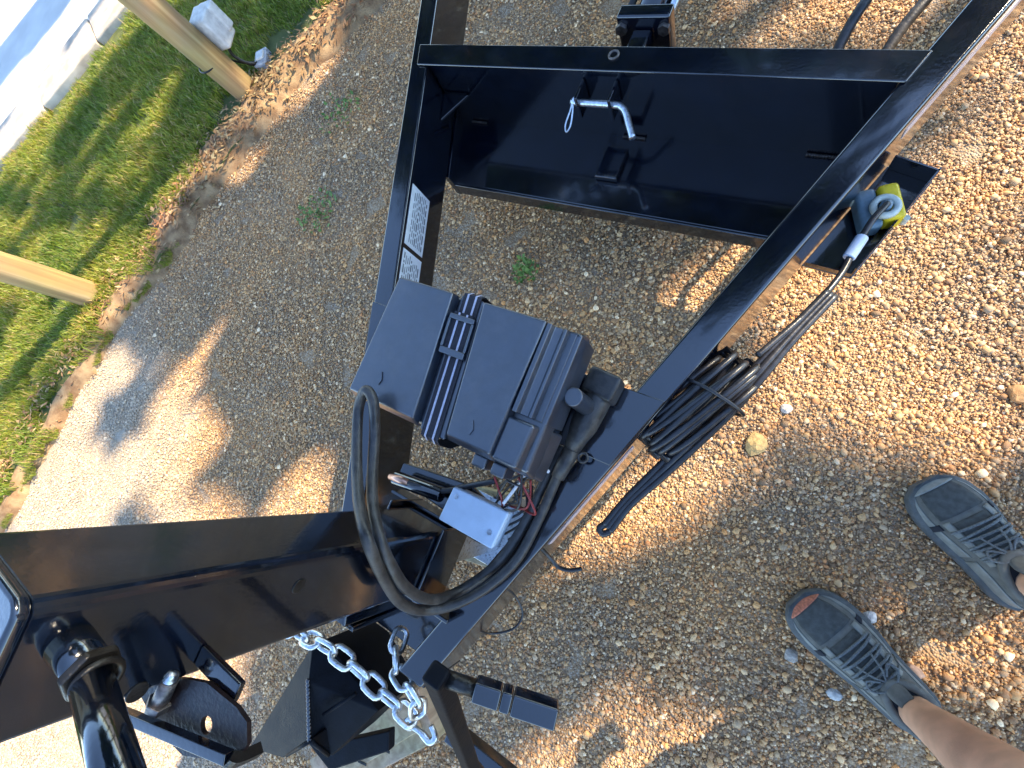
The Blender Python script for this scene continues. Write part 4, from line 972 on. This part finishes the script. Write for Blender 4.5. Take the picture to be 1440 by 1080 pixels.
for sg in (1, -1):
    b0 = len(verts); S_ = hipc+fd*.08+sd*sg*.18+Z(1.36)
    verts += [S_, S_+sd*sg*.05-fd*.03+Z(-.28), S_+sd*sg*.03+fd*.10+Z(-.50), S_+sd*sg*.02+fd*.14+Z(-.56)]; edges += [(2, b0), (b0, b0+1), (b0+1, b0+2), (b0+2, b0+3)]; rad += [.052, .040, .028, .034]
    for k in range(5):
        sp_ = (k-2)*.018; b1 = len(verts); w_ = verts[b0+3]
        if k == 4: p1, p2 = w_+fd*.03-sd*sg*.035+Z(-.02), w_+fd*.04-sd*sg*.045+Z(-.05)
        else: p1, p2 = w_+fd*(.02+sp_)+Z(-.055)+sd*sg*.004, w_+fd*(.012+sp_)+Z(-.095+abs(sp_)*.4)-sd*sg*.012
        verts += [p1, p2]; edges += [(b0+3, b1), (b1, b1+1)]; rad += [.0095, .0075]
skinbody('body', verts, edges, rad, M['skin'], pe)
vv = [hipc+Z(1.0), hipc+Z(.92)]; ee = [(0, 1)]; r2 = [(.158, .12), (.165, .13)]
for ank, sg in ((ankA, 1), (ankB, -1)):
    l_ = leg(ank, sg); b0 = len(vv); vv += [l_[0], l_[1], l_[1].lerp(l_[2], .7)]; ee += [(1, b0), (b0, b0+1), (b0+1, b0+2)]; r2 += [.105, .10, .098]
skinbody('shorts', vv, ee, r2, M['shorts'], pe)
vv = [hipc+Z(.97), hipc+fd*.02+Z(1.12), hipc+fd*.06+Z(1.29), hipc+fd*.085+Z(1.405)]; ee = [(0, 1), (1, 2), (2, 3)]; r2 = [(.168, .13), (.152, .118), (.172, .126), .085]
for sg in (1, -1):
    b0 = len(vv); S_ = hipc+fd*.08+sd*sg*.18+Z(1.36); vv += [S_, S_+sd*sg*.035-fd*.02+Z(-.17)]; ee += [(2, b0), (b0, b0+1)]; r2 += [.068, .064]
skinbody('shirt', vv, ee, r2, M['shirt'], pe)
skinbody('hair', [hipc+fd*.11+Z(1.63), hipc+fd*.12+Z(1.70), hipc+fd*.145+Z(1.745)], [(0, 1), (1, 2)], [.085, .106, .092], M['hair'], pe)
hd = hipc+fd*.235+Z(1.625)
MB().tube([hd+fd*.0+Z(.03), hd+fd*.018-Z(.005), hd-fd*.005-Z(.015)], [.008, .014, .010], 8).build('nose', M['skin'], pe, smooth=True)
for sg in (-1, 1): MB().tube([hd+sd*sg*.034-fd*.012+Z(.03), hd+sd*sg*.034-fd*.002+Z(.03)], [.012, .007], 10).build('eye', M['collar'], pe, smooth=True)
MB().tube([hd+sd*.022-fd*.008-Z(.045), hd+fd*.002-Z(.047), hd-sd*.022-fd*.008-Z(.045)], .006, 8).build('mouth', M['copper'], pe, smooth=True)

# ------------------------------------------------------------------ rest of the trailer behind the frame rails
dk_ = MB().prism([(-1.60, 2.405), (.68, 2.405), (.68, 4.7), (-1.60, 4.7)], .42, .54).build('deck_frame', M['paint'], tr, bevel=.006)
for i in range(15):
    x = -1.58+i*.1505; MB().prism([(x, 2.42), (x+.142, 2.42), (x+.142, 4.69), (x, 4.69)], .542, .575).build('deck_plank', M['lumber'], dk_, bevel=.003)
for x, sg in ((-1.74, -1), (.82, 1)):
    w = MB().tube([(x+d_*.1, 3.7, .33) for d_ in (-1.0, -.95, -.6, .6, .95, 1.0)], [.20, .30, .33, .33, .30, .20], 40).build('wheel', M['rubber'], tr, smooth=True)
    MB().cyl((x-.104, 3.7, .33), (x+.104, 3.7, .33), .19, 32).build('rim', M['zinc'], w, bevel=.006)
MB().cyl((-1.63, 3.7, .33), (.71, 3.7, .33), .035, 16).build('axle', M['paint'], tr, smooth=True)
